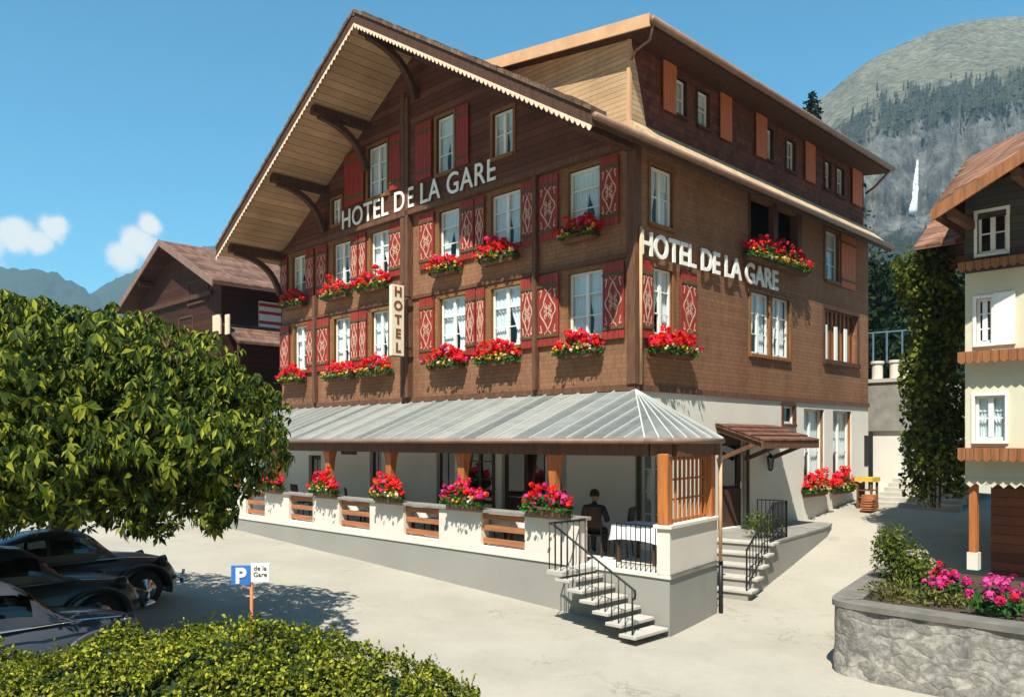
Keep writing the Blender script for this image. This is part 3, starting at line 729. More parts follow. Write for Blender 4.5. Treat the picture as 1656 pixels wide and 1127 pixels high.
for (p, q) in ((1069.5, 1090), (1162, 1180), (1220, 1237), (1300, 1315), (1376, 1391)): shutter(PD, sv(p, .15), sv(q, .15), DZ[0] - .05, DZ[1] + .2, dorm, False, 'shutter_orange', battens=False)

# ------------------------------------------------------------------ terrace
TV = -2.54; FL = 1.07; CAP = 1.95
def L(u, v, z): return (v, u, z)                     # hotel frame from (u, v, z)
TP = (-2.62, TV); TQ = (-2.23, -.33)
TE = 15.1
ter = empty('terrace', C0, HR, 'raised dining terrace with white piers, wooden slats and carved posts under a grey metal roof', 'terrace')
m = MB(); m.prism([L(TE, TV, -1), L(TE, 0, -1), L(.0, 0, -1), L(TQ[0], TQ[1], -1), L(TP[0], TP[1], -1)], (0, 0, FL + 1 - .06)); m.build('base', 'plaster_grey', ter)
m = MB(); m.prism([L(TE, TV - .03, FL - .06), L(TE, -.003, FL - .06), L(.0, -.003, FL - .06), L(TQ[0] - .03, TQ[1], FL - .06), L(TP[0] - .03, TP[1] - .03, FL - .06)], (0, 0, .06)); m.build('floor', 'plaster_white', ter)
pier_px = [(330, 345), (367, 397), (428, 467), (505.5, 548), (597.5, 652), (709.5, 777), (848, 936)]
pu = [fr(p, q, TV) for p, q in pier_px]
for (a, b) in pu:
    m = MB(); m.box(L(a, TV, FL), L(b, TV + .26, CAP - .07)); m.build('pier', 'plaster_pier', ter, bevel=.012)
m = MB(); m.box(L(pu[-1][0] - .05, TV - .06, CAP - .07), L(TE, TV + .32, CAP)); m.build('coping', 'coping', ter, bevel=.01)
for (a, b), (c, d) in zip(pu[1:], pu[:-1]):
    for z in (1.28, 1.56, 1.80):
        m = MB(); m.box(L(b, TV + .08, z - .065), L(c, TV + .12, z + .055)); m.build('slat', 'wood_slat', ter)
    m = MB(); m.box(L(b, TV, FL), L(c, TV + .24, FL + .1)); m.build('sill', 'plaster_pier', ter)
# corner pier (its long side follows the lane)
d3 = Vector((TQ[1] - TP[1], TQ[0] - TP[0], 0)); dl = d3.length; d3n = d3.normalized(); dn = Vector((-d3n.y, d3n.x, 0))     # dn points into the terrace
P0 = Vector((TP[1], TP[0], 0)); Q0 = Vector((TQ[1], TQ[0], 0))
m = MB(); m.prism([P0 + Vector((0, 0, FL)), Q0 + Vector((0, 0, FL)), Q0 + dn * .25 + Vector((0, 0, FL)), P0 + dn * .25 + Vector((0, 0, FL))], (0, 0, CAP - FL - .07)); m.build('pier', 'plaster_pier', ter, bevel=.012)
m = MB(); o_ = -dn * .05; m.prism([P0 - d3n * .05 + o_ + Vector((0, 0, CAP - .07)), Q0 + o_ + Vector((0, 0, CAP - .07)), Q0 + dn * .3 + Vector((0, 0, CAP - .07)), P0 - d3n * .05 + dn * .3 + Vector((0, 0, CAP - .07))], (0, 0, .07)); m.build('coping', 'plaster_pier', ter, bevel=.01)
m = MB(); m.prism([P0 + o_ * .6 + Vector((0, 0, FL - .05)), Q0 + o_ * .6 + Vector((0, 0, FL - .05)), Q0 + Vector((0, 0, FL - .05)), P0 + Vector((0, 0, FL - .05))], (0, 0, .05)); m.build('ledge', 'coping', ter)
# posts
def carved_post(u, v, z0=CAP, z1=3.2, k=1.0):
    mm_ = MB(); prof = [(.105, 0), (.105, .12), (.085, .16), (.085, .45), (.098, .6), (.12, .82), (.15, .93), (.15, 1.0)]
    for (w0, t0), (w1, t1) in zip(prof, prof[1:]):
        za, zb = z0 + (z1 - z0) * t0, z0 + (z1 - z0) * t1; w0 *= k; w1 *= k
        A = [L(u - w0, v - w0 * .8, za), L(u + w0, v - w0 * .8, za), L(u + w0, v + w0 * .8, za), L(u - w0, v + w0 * .8, za)]
        B = [L(u - w1, v - w1 * .8, zb), L(u + w1, v - w1 * .8, zb), L(u + w1, v + w1 * .8, zb), L(u - w1, v + w1 * .8, zb)]
        mm_.add(A + B, [(0, 1, 5, 4), (1, 2, 6, 5), (2, 3, 7, 6), (3, 0, 4, 7), (3, 2, 1, 0), (4, 5, 6, 7)])
    return mm_.build('post', 'wood_post', ter)
for u in (.19, 2.94, 5.63, 8.36, 11.1, 13.8): carved_post(u, TV + .13)
# lattice screen with its two stout posts on the corner pier
for tt in (.03, .94):
    p = P0 + d3n * dl * tt + dn * .12; m = MB(); m.prism([p - d3n * .11 - dn * .1 + Vector((0, 0, CAP)), p + d3n * .11 - dn * .1 + Vector((0, 0, CAP)), p + d3n * .11 + dn * .1 + Vector((0, 0, CAP)), p - d3n * .11 + dn * .1 + Vector((0, 0, CAP))], (0, 0, 3.2 - CAP)); m.build('post', 'wood_post', ter, bevel=.015)
m = MB(); c0 = P0 + d3n * .22 + dn * .12; c1 = P0 + d3n * (dl * .94 - .12) + dn * .12
for k in range(9):
    p = c0.lerp(c1, (k + .5) / 9) + Vector((0, 0, CAP + .05)); m.bar(p, p + Vector((0, 0, 1.12)), .045, .035)
for z in (.03, .42, .78, 1.16): m.bar(c0 + dn * .02 + Vector((0, 0, CAP + z)), c1 + dn * .02 + Vector((0, 0, CAP + z)), .03, .07 if z in (.03, 1.16) else .035)
m.build('lattice', 'wood_post', ter)
# roof: standing-seam metal sheets, turned round the corner
EZ, AZ = 3.45, ZB - .08
E0, E1, E2, E3 = (TE + .3, TV - .26), (-2.27, TV - .26), (-2.72, TV - .05), (-2.42, -.42)
apex = L(0, -.0, AZ); apexL = L(TE + .1, 0, AZ)
rp = [L(*E0, EZ), L(*E1, EZ), L(*E2, EZ), L(*E3, EZ)]
dn_ = Vector((0, 0, -.05))
m = MB()
for poly in ([rp[0], rp[1], apex, apexL], [rp[1], rp[2], apex], [rp[2], rp[3], apex]): m.prism(poly, dn_)
tr = m.build('terrace_roof', 'zinc', ter)
m = MB(); up = Vector((0, 0, .018))
n = 29
for k in range(n + 1):
    u = TE - (TE + .0) * k / n; m.bar(Vector(L(u, 0, AZ)) + up, Vector(L(u, TV - .27, EZ)) + up, .022, .035)
for k in range(1, 5):
    f = k / 5; p = Vector(apex).lerp(Vector(rp[1]), f); q = Vector(L(E1[0] * f, TV - .26, EZ)); m.bar(p + up, q + up, .022, .035)
for (A, B) in ((rp[1], rp[2]), (rp[2], rp[3])):
    for f in ((.0, .5) if A is rp[1] else (0, .25, .5, .75, 1)): m.bar(Vector(apex) + up, Vector(A).lerp(Vector(B), f) + up, .028, .04)
m.build('seam', 'zinc_seam', tr)
inn = [(E0[0], TV - .02), (-2.25, TV - .02), (-2.6, TV + .12), (-2.26, -.45)]
m = MB()
for A, B in zip(inn, inn[1:]): m.bar(L(*A, 3.27), L(*B, 3.27), .2, .24)
m.build('eave_beam', 'wood_beam', ter)
m = MB()
for A, B in zip([E0, E1, E2, E3], [E1, E2, E3]): m.tube([L(*A, EZ - .03), L(*B, EZ - .03)], .05, 8)
m.build('gutter', 'gutter_metal', ter, True)
m = MB(); q = Q0 - dn * .06 + d3n * .04; m.tube([q + Vector((0, 0, -.2)), q + Vector((0, 0, FL))], .045, 8); m.build('downpipe', 'iron_black', ter, True)
m = MB(); q = Q0 - dn * .08 - d3n * .03; m.tube([q + Vector((0, 0, FL)), q + Vector((0, 0, 3.38))], .035, 8); m.build('downpipe', 'fascia_tan', ter, True)
# iron fence between the stair head and the corner
m = MB(); ua, ub = -1.38, -2.36
for k in range(10):
    u = ua + (ub - ua) * k / 9; m.tube([L(u, TV + .1, FL), L(u, TV + .1, CAP - .05)], .011, 6)
m.bar(L(ua, TV + .1, CAP - .05), L(ub, TV + .1, CAP - .05), .035, .02); m.bar(L(ua, TV + .1, FL + .12), L(ub, TV + .1, FL + .12), .025, .015)
m.build('railing', 'iron_black', ter)

# ------------------------------------------------------------------ stairs down the front of the terrace
st = empty('outdoor_staircase', C0, HR, 'open stair of pale stone treads with a curled black handrail against the terrace front', 'stairs')
NS = 6
for i in range(NS):
    u = -2.62 + .29 * i; z = .153 * (i + 1) + .02
    m = MB(); m.box(L(u, TV - 1.0, z - .06), L(u + .35, TV - .035, z)); m.build('step', 'stone_step', st, bevel=.01)
m = MB(); m.box(L(-.62, TV - 1.0, FL - .09), L(-1.0, TV - .035, FL)); m.build('step', 'stone_step', st, bevel=.01)
m = MB(); vr = TV - .92; z0 = .2; top = []
for i in range(NS + 1):
    u = -2.5 + .29 * i; z = .153 * (i + 1); zt = z + .80 if i else z + .76
    m.tube([L(u, vr, z - .06), L(u, vr, zt)], .012, 6)
    if i < NS: m.tube([L(u + .15, vr, z + .06), L(u + .15, vr, z + .89)], .010, 6)
rail = [L(-2.5 + .29 * i, vr, .153 * (i + 1) + .80) for i in range(NS + 1)]
curl = [L(-2.5 - .05, vr, .93), L(-2.56, vr, .86), L(-2.55, vr, .79), L(-2.5, vr, .77)]
m.tube(curl[::-1] + rail, .02, 8)
m.tube([L(-2.5, vr, .16), L(-2.5, vr, .95)], .018, 6)
for k in range(7):
    v = vr + (TV + .1 - vr) * k / 6; m.tube([L(-.62, v, FL), L(-.62, v, FL + .84)], .011, 6)
m.tube([rail[-1], L(-.70, vr, FL + .84), L(-.62, vr, FL + .84), L(-.62, TV + .1, FL + .84)], .02, 8)
m.build('handrail', 'iron_black', st, True)
# ------------------------------------------------------------------ entrance on the lane: steps, landing, canopy
S0 = Vector((4.9, 17.0, 0)); D3 = Vector((.574, .819, 0)); NL = Vector((-.819, .574, 0))
es = empty('entrance_steps', S0, 0, 'pale stone entrance steps and landing with black railings beside the lane door', 'stairs')
gz = ground_z(S0.x, S0.y); LZ = 1.15; rise = (LZ - gz) / 5
for i in range(5):
    t0 = .36 * i; z = gz + rise * (i + 1); p = D3 * t0 - NL * (.1 + .0 * i)
    m = MB(); a = p - D3 * .04; m.prism([a + Vector((0, 0, z - .06)), a + D3 * .44 + Vector((0, 0, z - .06)), a + D3 * .44 + NL * 1.98 + Vector((0, 0, z - .06)), a + NL * 1.98 + Vector((0, 0, z - .06))], (0, 0, .06)); m.build('step', 'stone_step', es, bevel=.01)
m = MB()
for i in range(5):
    t0 = .36 * i; z = gz + rise * (i + 1); p = D3 * t0; 
    m.prism([p + Vector((0, 0, -.3)), p + D3 * .36 + Vector((0, 0, -.3)), p + D3 * .36 + NL * 1.85 + Vector((0, 0, -.3)), p + NL * 1.85 + Vector((0, 0, -.3))], (0, 0, z - .06 + .3))
m.build('stair_base', 'plaster_grey', es)
T0 = D3 * 1.8; B_ = Vector((8.45, 21.9, 0)) - S0; Wl = W(0, 7.6) - S0; Wl0 = W(0, 2.0) - S0
poly = [T0 + NL * 1.85, T0, B_, W(-1.0, 7.7) - S0, W(0, 7.8) - S0]
m = MB(); m.prism([p + Vector((0, 0, -.5)) for p in poly], (0, 0, .5 + LZ - .07)); m.build('landing', 'plaster_grey', es)
m = MB(); cen = sum(poly, Vector()) / 5; m.prism([p + (p - cen).normalized() * (.05 if i in (1, 2, 3) else 0) + Vector((0, 0, LZ - .07)) for i, p in enumerate(poly)], (0, 0, .07)); m.build('landing_slab', 'coping', es, bevel=.012)
m = MB(); e = (B_ - T0).normalized(); a0 = T0 + NL * .1 - e * 0 + Vector((0, 0, LZ)); 
def rail_run(m, p, q, n, h, r=.011):
    for k in range(n + 1):
        x = p.lerp(q, k / n); m.tube([x, x + Vector((0, 0, h))], r if 0 < k < n else r * 1.7, 6)
    m.bar(p + Vector((0, 0, h)), q + Vector((0, 0, h)), .04, .025); m.bar(p + Vector((0, 0, .1)), q + Vector((0, 0, .1)), .03, .02)
pa = T0 + e * .06 + Vector((e.y, -e.x, 0)) * -.06 + Vector((0, 0, LZ)); rail_run(m, pa, pa + e * .98, 10, .86)
pb = pa + e * .98; rail_run(m, pb, pb + Vector((-e.y, e.x, 0)) * .7, 7, .86)
rail_run(m, NL * .02 + Vector((0, 0, gz + rise)), NL * .02 + D3 * 1.75 + Vector((0, 0, LZ)), 9, .84)
m.build('railing', 'iron_black', es)
cn = []
m = MB(); cz = lambda u: 3.86 + (u) * .33
m.prism([L(0, 3.3, cz(0)), L(-1.3, 3.3, cz(-1.3)), L(-1.3, 3.3, cz(-1.3) - .07), L(0, 3.3, cz(0) - .07)], (2.95, 0, 0)); can = m.build('canopy', 'tile_canopy', hotel)
m = MB()
for k in range(4):
    u0 = -.05 - .32 * k; m.prism([L(u0, 3.28, cz(u0) + .012), L(u0 - .3, 3.28, cz(u0 - .3) + .045), L(u0 - .3, 3.28, cz(u0 - .3) + .004), L(u0, 3.28, cz(u0) + .002)], (2.99, 0, 0))
m.build('tile_course', 'tile_canopy', can)
m = MB(); m.box(L(-1.3, 3.26, cz(-1.3) - .19), L(-1.26, 6.27, cz(-1.3) - .01))
for v in (3.4, 4.75, 6.1): m.bar(L(-.02, v, 2.95), L(-1.1, v, cz(-1.1) - .12), .08, .1); m.bar(L(-.02, v, cz(0) - .15), L(-1.22, v, cz(-1.25) - .13), .08, .1)
m.build('bracket', 'wood_beam', can)
m = MB(); v = sv(1246, -.2); m.tube([L(0, v, 3.1), L(-.12, v, 3.15), L(-.2, v, 3.08)], .015, 6)
m.lathe([(.02, 3.08), (.1, 3.0), (.11, 2.97)], 6, (v, -.2, 0)); m.lathe([(.06, 2.66), (.08, 2.68), (.03, 2.62)], 6, (v, -.2, 0))
for k in range(6):
    t = k * math.pi / 3; m.tube([(v + .09 * math.cos(t), -.2 + .09 * math.sin(t), 2.97), (v + .06 * math.cos(t), -.2 + .06 * math.sin(t), 2.68)], .008, 4)
ln = m.build('wall_lantern', 'iron_black', hotel); m = MB(); m.lathe([(.05, 2.69), (.08, 2.96)], 6, (v, -.2, 0)); m.build('lamp_glass', 'glass_dark', ln)
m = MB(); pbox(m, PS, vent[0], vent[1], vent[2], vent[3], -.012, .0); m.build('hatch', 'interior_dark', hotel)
m = MB(); pbox(m, PF, fu(577), fu(553), 3.0, 3.22, -.04, 0); m.build('wall_plate', 'wood_deep', hotel)

# ------------------------------------------------------------------ lettering
lu0, lu1 = fu(555, -.14), fu(803, -.14)
text_letters('hotel_lettering', 'HOTEL DE LA GARE', 'white capital letters reading HOTEL DE LA GARE high on the gabled front', .82, 'letter_white', None, .03, .004, 1.06, W(lu0, -.17, 10.06), (R(90), 0, R(-45)), width=lu0 - lu1)
lv0, lv1 = sv(1035, -.1), sv(1257, -.1)
text_letters('hotel_lettering', 'HOTEL DE LA GARE', 'white capital letters reading HOTEL DE LA GARE low on the long side wall', .74, 'letter_white', None, .04, .012, 1.0, W(-.12, lv0, 7.52), (R(90), 0, R(45)), width=lv1 - lv0)
vs = empty('projecting_sign', W(7.72, -.44, 5.8), HR, 'tall narrow cream sign with HOTEL stacked in brown letters on the front', 'sign')
m = MB(); m.box((-.43, -.06, 0), (0, .06, 1.98)); m.build('board', 'sign_cream', vs, bevel=.01)
for z in (-.02, 1.98): m = MB(); m.box((-.445, -.05, z), (.015, .05, z + .02)); m.build('frame', 'gutter_metal', vs)
for k, ch in enumerate('HOTEL'):
    for sd_, rz in ((-.065, 0), (.065, math.pi)):
        text_mesh('letter', ch, .36, 'letter_brown', vs, .012, .012, 1, (-.215, sd_, 1.98 - .39 * (k + 1) + .08), (R(90), 0, rz), align='CENTER')
m = MB()
for z in (.25, 1.7): m.bar((0, 0, z), (.3, 0, z), .03, .03); m.bar((0, 0, z - .15), (.3, 0, z - .02), .02, .02)
m.build('bracket', 'iron_black', vs)

# ------------------------------------------------------------------ flowers
PAL = [((.80, .018, .016), 7), ((.82, .03, .04), 3), ((.74, .03, .14), 2), ((.66, .10, .22), .6), ((.80, .10, .02), 1.5)]
YEL = [((.75, .50, .04), 3), ((.78, .62, .18), 1), ((.8, .72, .62), 1)]
PINK = [((.62, .03, .22), 4), ((.70, .08, .32), 2), ((.60, .015, .05), 2)]
def pick(rnd, pal):
    t = rnd.random() * sum(w for _, w in pal)
    for c, w in pal:
        t -= w
        if t <= 0: return c
    return pal[0][0]
def blossoms(parent, heads, seed, r=.05):
    rnd = random.Random(seed); vs, fs, cs = [], [], []
    for (p, c, k) in heads:
        rr = r * k
        for j in range(11):
            d = Vector((rnd.gauss(0, 1), rnd.gauss(0, 1), rnd.gauss(0, 1) + .3)).normalized(); q = Vector(p) + d * rr * .75
            a = d.cross(Vector((rnd.random(), rnd.random(), rnd.random() + .1))).normalized(); b = d.cross(a); s = rr * (.5 + .25 * rnd.random()); i = len(vs)
            vs += [q + a * s, q + b * s + d * s * .3, q - a * s, q - b * s + d * s * .3]; fs.append((i, i + 1, i + 2, i + 3))
            f = .8 + .4 * rnd.random(); cs += [(*[min(1, x * f) for x in c], 1)] * 4
    me = bpy.data.meshes.new('blossoms'); me.from_pydata([tuple(v) for v in vs], [], fs)
    at_ = me.color_attributes.new('Col', 'FLOAT_COLOR', 'POINT'); at_.data.foreach_set('color', np.array(cs, np.float32).ravel())
    me.materials.append(MAT['blossom']); return link('blossoms', me, parent)
def flower_box(label, loc, rz, ln, group, seed, hgt=.42, dep=.24, box=True, pal=PAL, yellow=True, name='flower_box', cat='flower box', tub='trough_wood'):
    """local x along the box, y towards the viewer's side of the wall (outward = -y)"""
    rnd = random.Random(seed); rt = empty(name, loc, rz, label, cat, group); h = .17; lush = .85 + .35 * rnd.random(); hgt *= .85 + .3 * rnd.random(); lean = rnd.uniform(-.12, .12)
    if box:
        m = MB(); a, b = ln / 2, ln / 2 - .04
        lo = [(-b, -.03, 0), (b, -.03, 0), (b, -dep + .03, 0), (-b, -dep + .03, 0)]; hi = [(-a, -.02, h), (a, -.02, h), (a, -dep, h), (-a, -dep, h)]
        m.add(lo + hi, [(3, 2, 1, 0), (0, 1, 5, 4), (1, 2, 6, 5), (2, 3, 7, 6), (3, 0, 4, 7), (4, 5, 6, 7)])
        for y in (-dep - .012,): m.box((-a - .02, y, h - .05), (a + .02, -dep, h + .01))
        m.build('trough', tub, rt)
    P = []; N = []
    for _ in range(int(420 * ln)):
        x = (rnd.random() - .5) * (ln + .1); y = -dep * .5 + rnd.gauss(0, dep * .42); e = 1 - (abs(x) / (ln * .56)) ** 4
        z = h - .09 + rnd.random() ** 1.5 * hgt * .72 * max(.3, e); P.append((x, min(-.02, y - .03), z)); N.append((rnd.gauss(0, .4), -.6, .7))
    leaves('foliage', P, N, .085, 'leaf_geranium', rt, seed, .8, 1.0, .1)
    hd = []; bumps = [rnd.random() * 6 for _ in range(3)]
    for _ in range(int(92 * ln * lush)):
        x = (rnd.random() - .5) * (ln + .14) + lean * rnd.random(); e = max(.25, 1 - (abs(x) / (ln * .6)) ** 3)
        top = hgt * (.62 + .3 * math.sin(x * 6 + bumps[0]) * .5 + .18 * math.sin(x * 15 + bumps[1])) + .12
        z = h + .05 + e * top * rnd.random() ** .7; y = min(-.03, -dep * .55 + rnd.gauss(0, dep * .4) - .04 * (1 - z))
        if noise.noise(Vector((x * 5, z * 6, seed))) > -.30: hd.append(((x, y, z), pick(rnd, pal), .6 + .75 * rnd.random()))
    if yellow:
        for _ in range(int(15 * ln)):
            x = (rnd.random() - .5) * (ln + .12); hd.append(((x, -dep - .02 - .05 * rnd.random(), h - .02 + .13 * rnd.random()), pick(rnd, YEL), .55 + .3 * rnd.random()))
    blossoms(rt, hd, seed, .055); return rt
gf = 'flower boxes under the windows of the front'
RF = R(45) - R(90)      # faces -v : local x runs towards the corner (-u)
lows = [(457, 495, 'at the far left end of the lower row'), (527, 577, 'second from the left in the lower row'), (582, 638, 'beside the tall narrow sign in the lower row'), (695, 755, 'just right of the double timber post in the lower row'), (773, 842, 'second from the corner in the lower row'), (902, 977, 'nearest the corner in the lower row')]
upps = [(459, 497, 'at the far left end of the upper row'), (526, 570, 'second from the left in the upper row'), (581, 634, 'left of the double timber post in the upper row'), (700, 747, 'just right of the double timber post in the upper row'), (779, 842, 'second from the corner in the upper row'), (909, 971, 'in eave shade nearest the corner in the upper row')]
for k, (p, q, s) in enumerate(lows):
    a, b = fr(p, q, -.1); flower_box('red geranium box ' + s, W((a + b) / 2, -.05, 5.33), RF, (b - a) * .86, gf, 100 + k)
for k, (p, q, s) in enumerate(upps):
    a, b = fr(p, q, -.1); flower_box('red geranium box ' + s, W((a + b) / 2, -.05, 7.9 if k < 5 else 8.0), RF, (b - a) * .86, gf, 120 + k)
RS = R(45)
def sbox(p, q, z, label, seed, u=-.05, hgt=.42, grp='flower boxes along the lane side'):
    a, b = sv(p, u - .1), sv(q, u - .1); flower_box(label, W(u, (a + b) / 2, z), RS, b - a - .05, grp, seed, hgt)
sbox(1051, 1117, 5.30, 'red geranium box under the lone side window round the corner', 140)
sbox(1207, 1302, 8.08, 'long overflowing geranium box on the shaded side balcony', 141, -.1, .6)
sbox(1301, 1334, 1.84, 'red geranium box on the left of the two entrance-side windows', 142, -.0, .5)
sbox(1346, 1377, 1.84, 'red geranium box on the right of the two entrance-side windows', 143, -.0, .5)
pots = [(447, 'farthest along the terrace wall, beside the tree'), (532, 'on the terrace wall second from the tree'), (634, 'on the middle pier of the terrace wall'), (757, 'on the terrace wall second from the stair'), (892, 'on the last terrace pier beside the stair')]
for k, (p, s) in enumerate(pots):
    u = fu(p, TV); flower_box('planted tub of red geraniums ' + s, W(u, TV + .02, CAP), RF, (.95 + .05 * k) * .95, 'geranium tubs on the terrace wall', 160 + k, .46, .26, True, [PAL, PAL, PAL, PAL + PINK, PINK + PAL[:1]][k], k != 4, 'flower_tub', 'flower tub', 'leaf_geranium' if False else 'trough_wood')

# ------------------------------------------------------------------ terrace furniture and the guest
def chair(label, loc, rz, group):
    rt = empty('terrace_chair', loc, rz, label, 'chair', group)
    m = MB(); m.box((-.2, -.2, .43), (.2, .2, .46)); m.build('seat', 'wood_deep', rt, bevel=.01)
    m = MB(); m.prism([(-.2, .2, .60), (.2, .2, .60), (.18, .26, 1.02), (-.18, .26, 1.02)], (0, .025, 0)); m.build('backrest', 'wood_deep', rt)
    for (x, y) in ((-.17, -.17), (.17, -.17)):
        m = MB(); m.tube([(x * 1.1, y * 1.1, 0), (x, y, .43)], .016, 6); m.build('leg', 'wood_deep', rt)
    for x in (-.18, .18):
        m = MB(); m.tube([(x * 1.05, .22, 0), (x, .18, .45), (x * .95, .245, 1.0)], .016, 6); m.build('leg', 'wood_deep', rt)
    return rt
tb = [(fu(668, -1.75), 'behind the middle terrace openings'), (fu(822, -1.75), 'behind the opening nearest the stair'), (fu(1042, -1.5), 'in the corner behind the iron fence'), (fu(560, -1.75), 'towards the far end of the terrace')]
for k, (u, s) in enumerate(tb):
    v = -1.75 if k != 2 else -1.45
    rt = empty('dining_table', W(u, v, FL), HR, 'small dining table under a white cloth ' + s, 'table', 'dining tables on the terrace')
    m = MB(); m.box((-.38, -.5, .70), (.38, .5, .735)); m.build('tabletop', 'wood_deep', rt)
    for (x, y) in ((-.32, -.42), (.32, -.42), (.32, .42), (-.32, .42)):
        m = MB(); m.box((x - .025, y - .025, 0), (x + .025, y + .025, .70)); m.build('leg', 'wood_deep', rt)
    m = MB(); n = 40; ring = []
    for j, (z, e) in enumerate(((.74, 0), (.73, .015), (.56, .03), (.46, .05))):
        row = []
        for i in range(n):
            t = i / n * 4; sdd = int(t); f = t - sdd; c = [(-1, -1), (1, -1), (1, 1), (-1, 1)]
            x = c[sdd][0] + (c[(sdd + 1) % 4][0] - c[sdd][0]) * f; y = c[sdd][1] + (c[(sdd + 1) % 4][1] - c[sdd][1]) * f
            w = e + (.02 * math.sin(i * 1.7) * j / 3)
            row.append((x * (.385 + w), y * (.505 + w), z - (.05 * (abs(f - .5) * 2) ** 3 if j == 3 else 0)))
        ring.append(row)
    m.add(sum(ring, []), [(j * n + i, j * n + (i + 1) % n, (j + 1) * n + (i + 1) % n, (j + 1) * n + i) for j in range(3) for i in range(n)] + [tuple(range(n))])
    o = m.build('tablecloth', 'cloth_white', None, True); o.location = W(u, v, FL); o.rotation_euler = (0, 0, HR)
    tag(o, 'white cloth draped over the table ' + s, 'tablecloth', 'white cloths on the terrace tables')
cs = [(fu(636, -1.2), -1.2, 80, 'seen left of the table by the middle openings'), (fu(702, -1.2), -1.2, 260, 'seen right of the table by the middle openings'), (fu(783, -1.2), -1.2, 75, 'seen left of the table nearest the stair'), (fu(862, -1.9), -1.7, 255, 'seen right of the table nearest the stair'),
      (fu(1003, -1.2), -1.2, 200, 'against the white wall behind the iron fence'), (fu(573, -1.2), -1.2, 60, 'by the far table, right side'), (fu(487, -1.2), -1.2, 90, 'farthest from the stair, near the tree'), (fu(545, -1.2), -1.25, 100, 'by the far table, left side')]
for (u, v, r, s) in cs: chair('dark wooden terrace chair ' + s, W(u, v, FL), HR + R(r), 'dark chairs on the terrace')
PU, PV = fu(962, -1.5), -1.5
chair('dark wooden terrace chair under the seated guest', W(PU, PV, FL), HR + R(115), 'dark chairs on the terrace')
def skin_mesh(name, verts, edges, radii, mat, parent=None, sub=2):
    me = bpy.data.meshes.new(name); me.from_pydata(verts, edges, []); o = bpy.data.objects.new(name, me); COL.objects.link(o)
    md = o.modifiers.new('s', 'SKIN'); 
    for i, r_ in enumerate(radii):
        d = me.skin_vertices[0].data[i]; d.radius = (r_, r_) if not isinstance(r_, tuple) else r_
    me.skin_vertices[0].data[0].use_root = True
    o.modifiers.new('u', 'SUBSURF').levels = sub
    dg = bpy.context.evaluated_depsgraph_get(); dg.update(); out = bpy.data.meshes.new_from_object(o.evaluated_get(dg)); bpy.data.objects.remove(o)
    for p in out.polygons: p.use_smooth = True
    out.materials.clear(); out.materials.append(MAT[mat]); return link(name, out, parent)
def guest():
    rt = empty('person', W(PU, PV, FL), HR + R(115), 'seated guest in dark suit on the terrace behind the stair railing', 'person')
    V = [(0, .05, .52), (0, .07, .72), (0, .07, .95), (0, .05, 1.06), (0, .03, 1.13),
         (-.19, .07, .98), (-.25, -.06, .74), (-.16, -.28, .70), (.19, .07, .98), (.25, -.06, .74), (.16, -.28, .70),
         (-.10, -.02, .51), (-.12, -.38, .50), (-.12, -.36, .10), (-.12, -.48, .04), (.10, -.02, .51), (.12, -.38, .50), (.12, -.36, .10), (.12, -.48, .04)]
    E = [(0, 1), (1, 2), (2, 3), (3, 4), (2, 5), (5, 6), (6, 7), (2, 8), (8, 9), (9, 10), (0, 11), (11, 12), (12, 13), (13, 14), (0, 15), (15, 16), (16, 17), (17, 18)]
    Rr = [.15, .15, .15, .06, .05, .075, .06, .04, .075, .06, .04, .10, .075, .05, .04, .10, .075, .05, .04]
    skin_mesh('suit', V, E, Rr, 'suit_dark', rt)
    hv = [(0, .03, 1.10), (0, .01, 1.17), (0, -.0, 1.25), (0, .01, 1.32), (0, -.055, 1.20), (0, -.085, 1.235), (0, -.075, 1.21)]
    skin_mesh('head', hv, [(0, 1), (1, 2), (2, 3), (1, 4), (2, 5)], [.052, .075, .092, .075, .035, .018, .01], 'skin', rt)
    m = MB()
    for sx in (-1, 1): m.lathe([(.004, -.01), (.02, 0), (.012, .012)], 8, (sx * .09, .02, 1.22), 'X')
    m.build('ear', 'skin', rt, True)
    m = MB()
    for sx in (-1, 1): m.lathe([(.001, -.012), (.011, -.004), (.011, .004), (.001, .012)], 8, (sx * .034, -.083, 1.255), 'Y')
    m.box((-.028, -.088, 1.172), (.028, -.080, 1.178)); m.build('eye', 'hair_dark', rt, True)
    m = MB(); m.lathe([(.100, -.05), (.103, 0), (.095, .04), (.07, .075), (.03, .095), (.001, .1)], 16, (0, .022, 1.275)); hr = m.build('hair', 'hair_dark', rt, True)
    for sx in (-1, 1):
        hx = sx * .16; v = [(hx, -.29, .70), (hx - sx * .01, -.35, .695)]; e = [(0, 1)]; rr = [.03, .036]
        for q in range(4):
            b = len(v); off = (q - 1.5) * .021; ll = (.075, .088, .082, .062)[q]
            v += [(hx - sx * .01 + off, -.385, .695), (hx - sx * .01 + off * 1.15, -.385 - ll * .55, .69), (hx - sx * .01 + off * 1.2, -.385 - ll, .672)]; e += [(1, b), (b, b + 1), (b + 1, b + 2)]; rr += [.010, .009, .008]
        b = len(v); v += [(hx - sx * .05, -.34, .70), (hx - sx * .072, -.375, .69)]; e += [(1, b), (b, b + 1)]; rr += [.011, .009]
        skin_mesh('hand', v, e, rr, 'skin', rt)
guest()

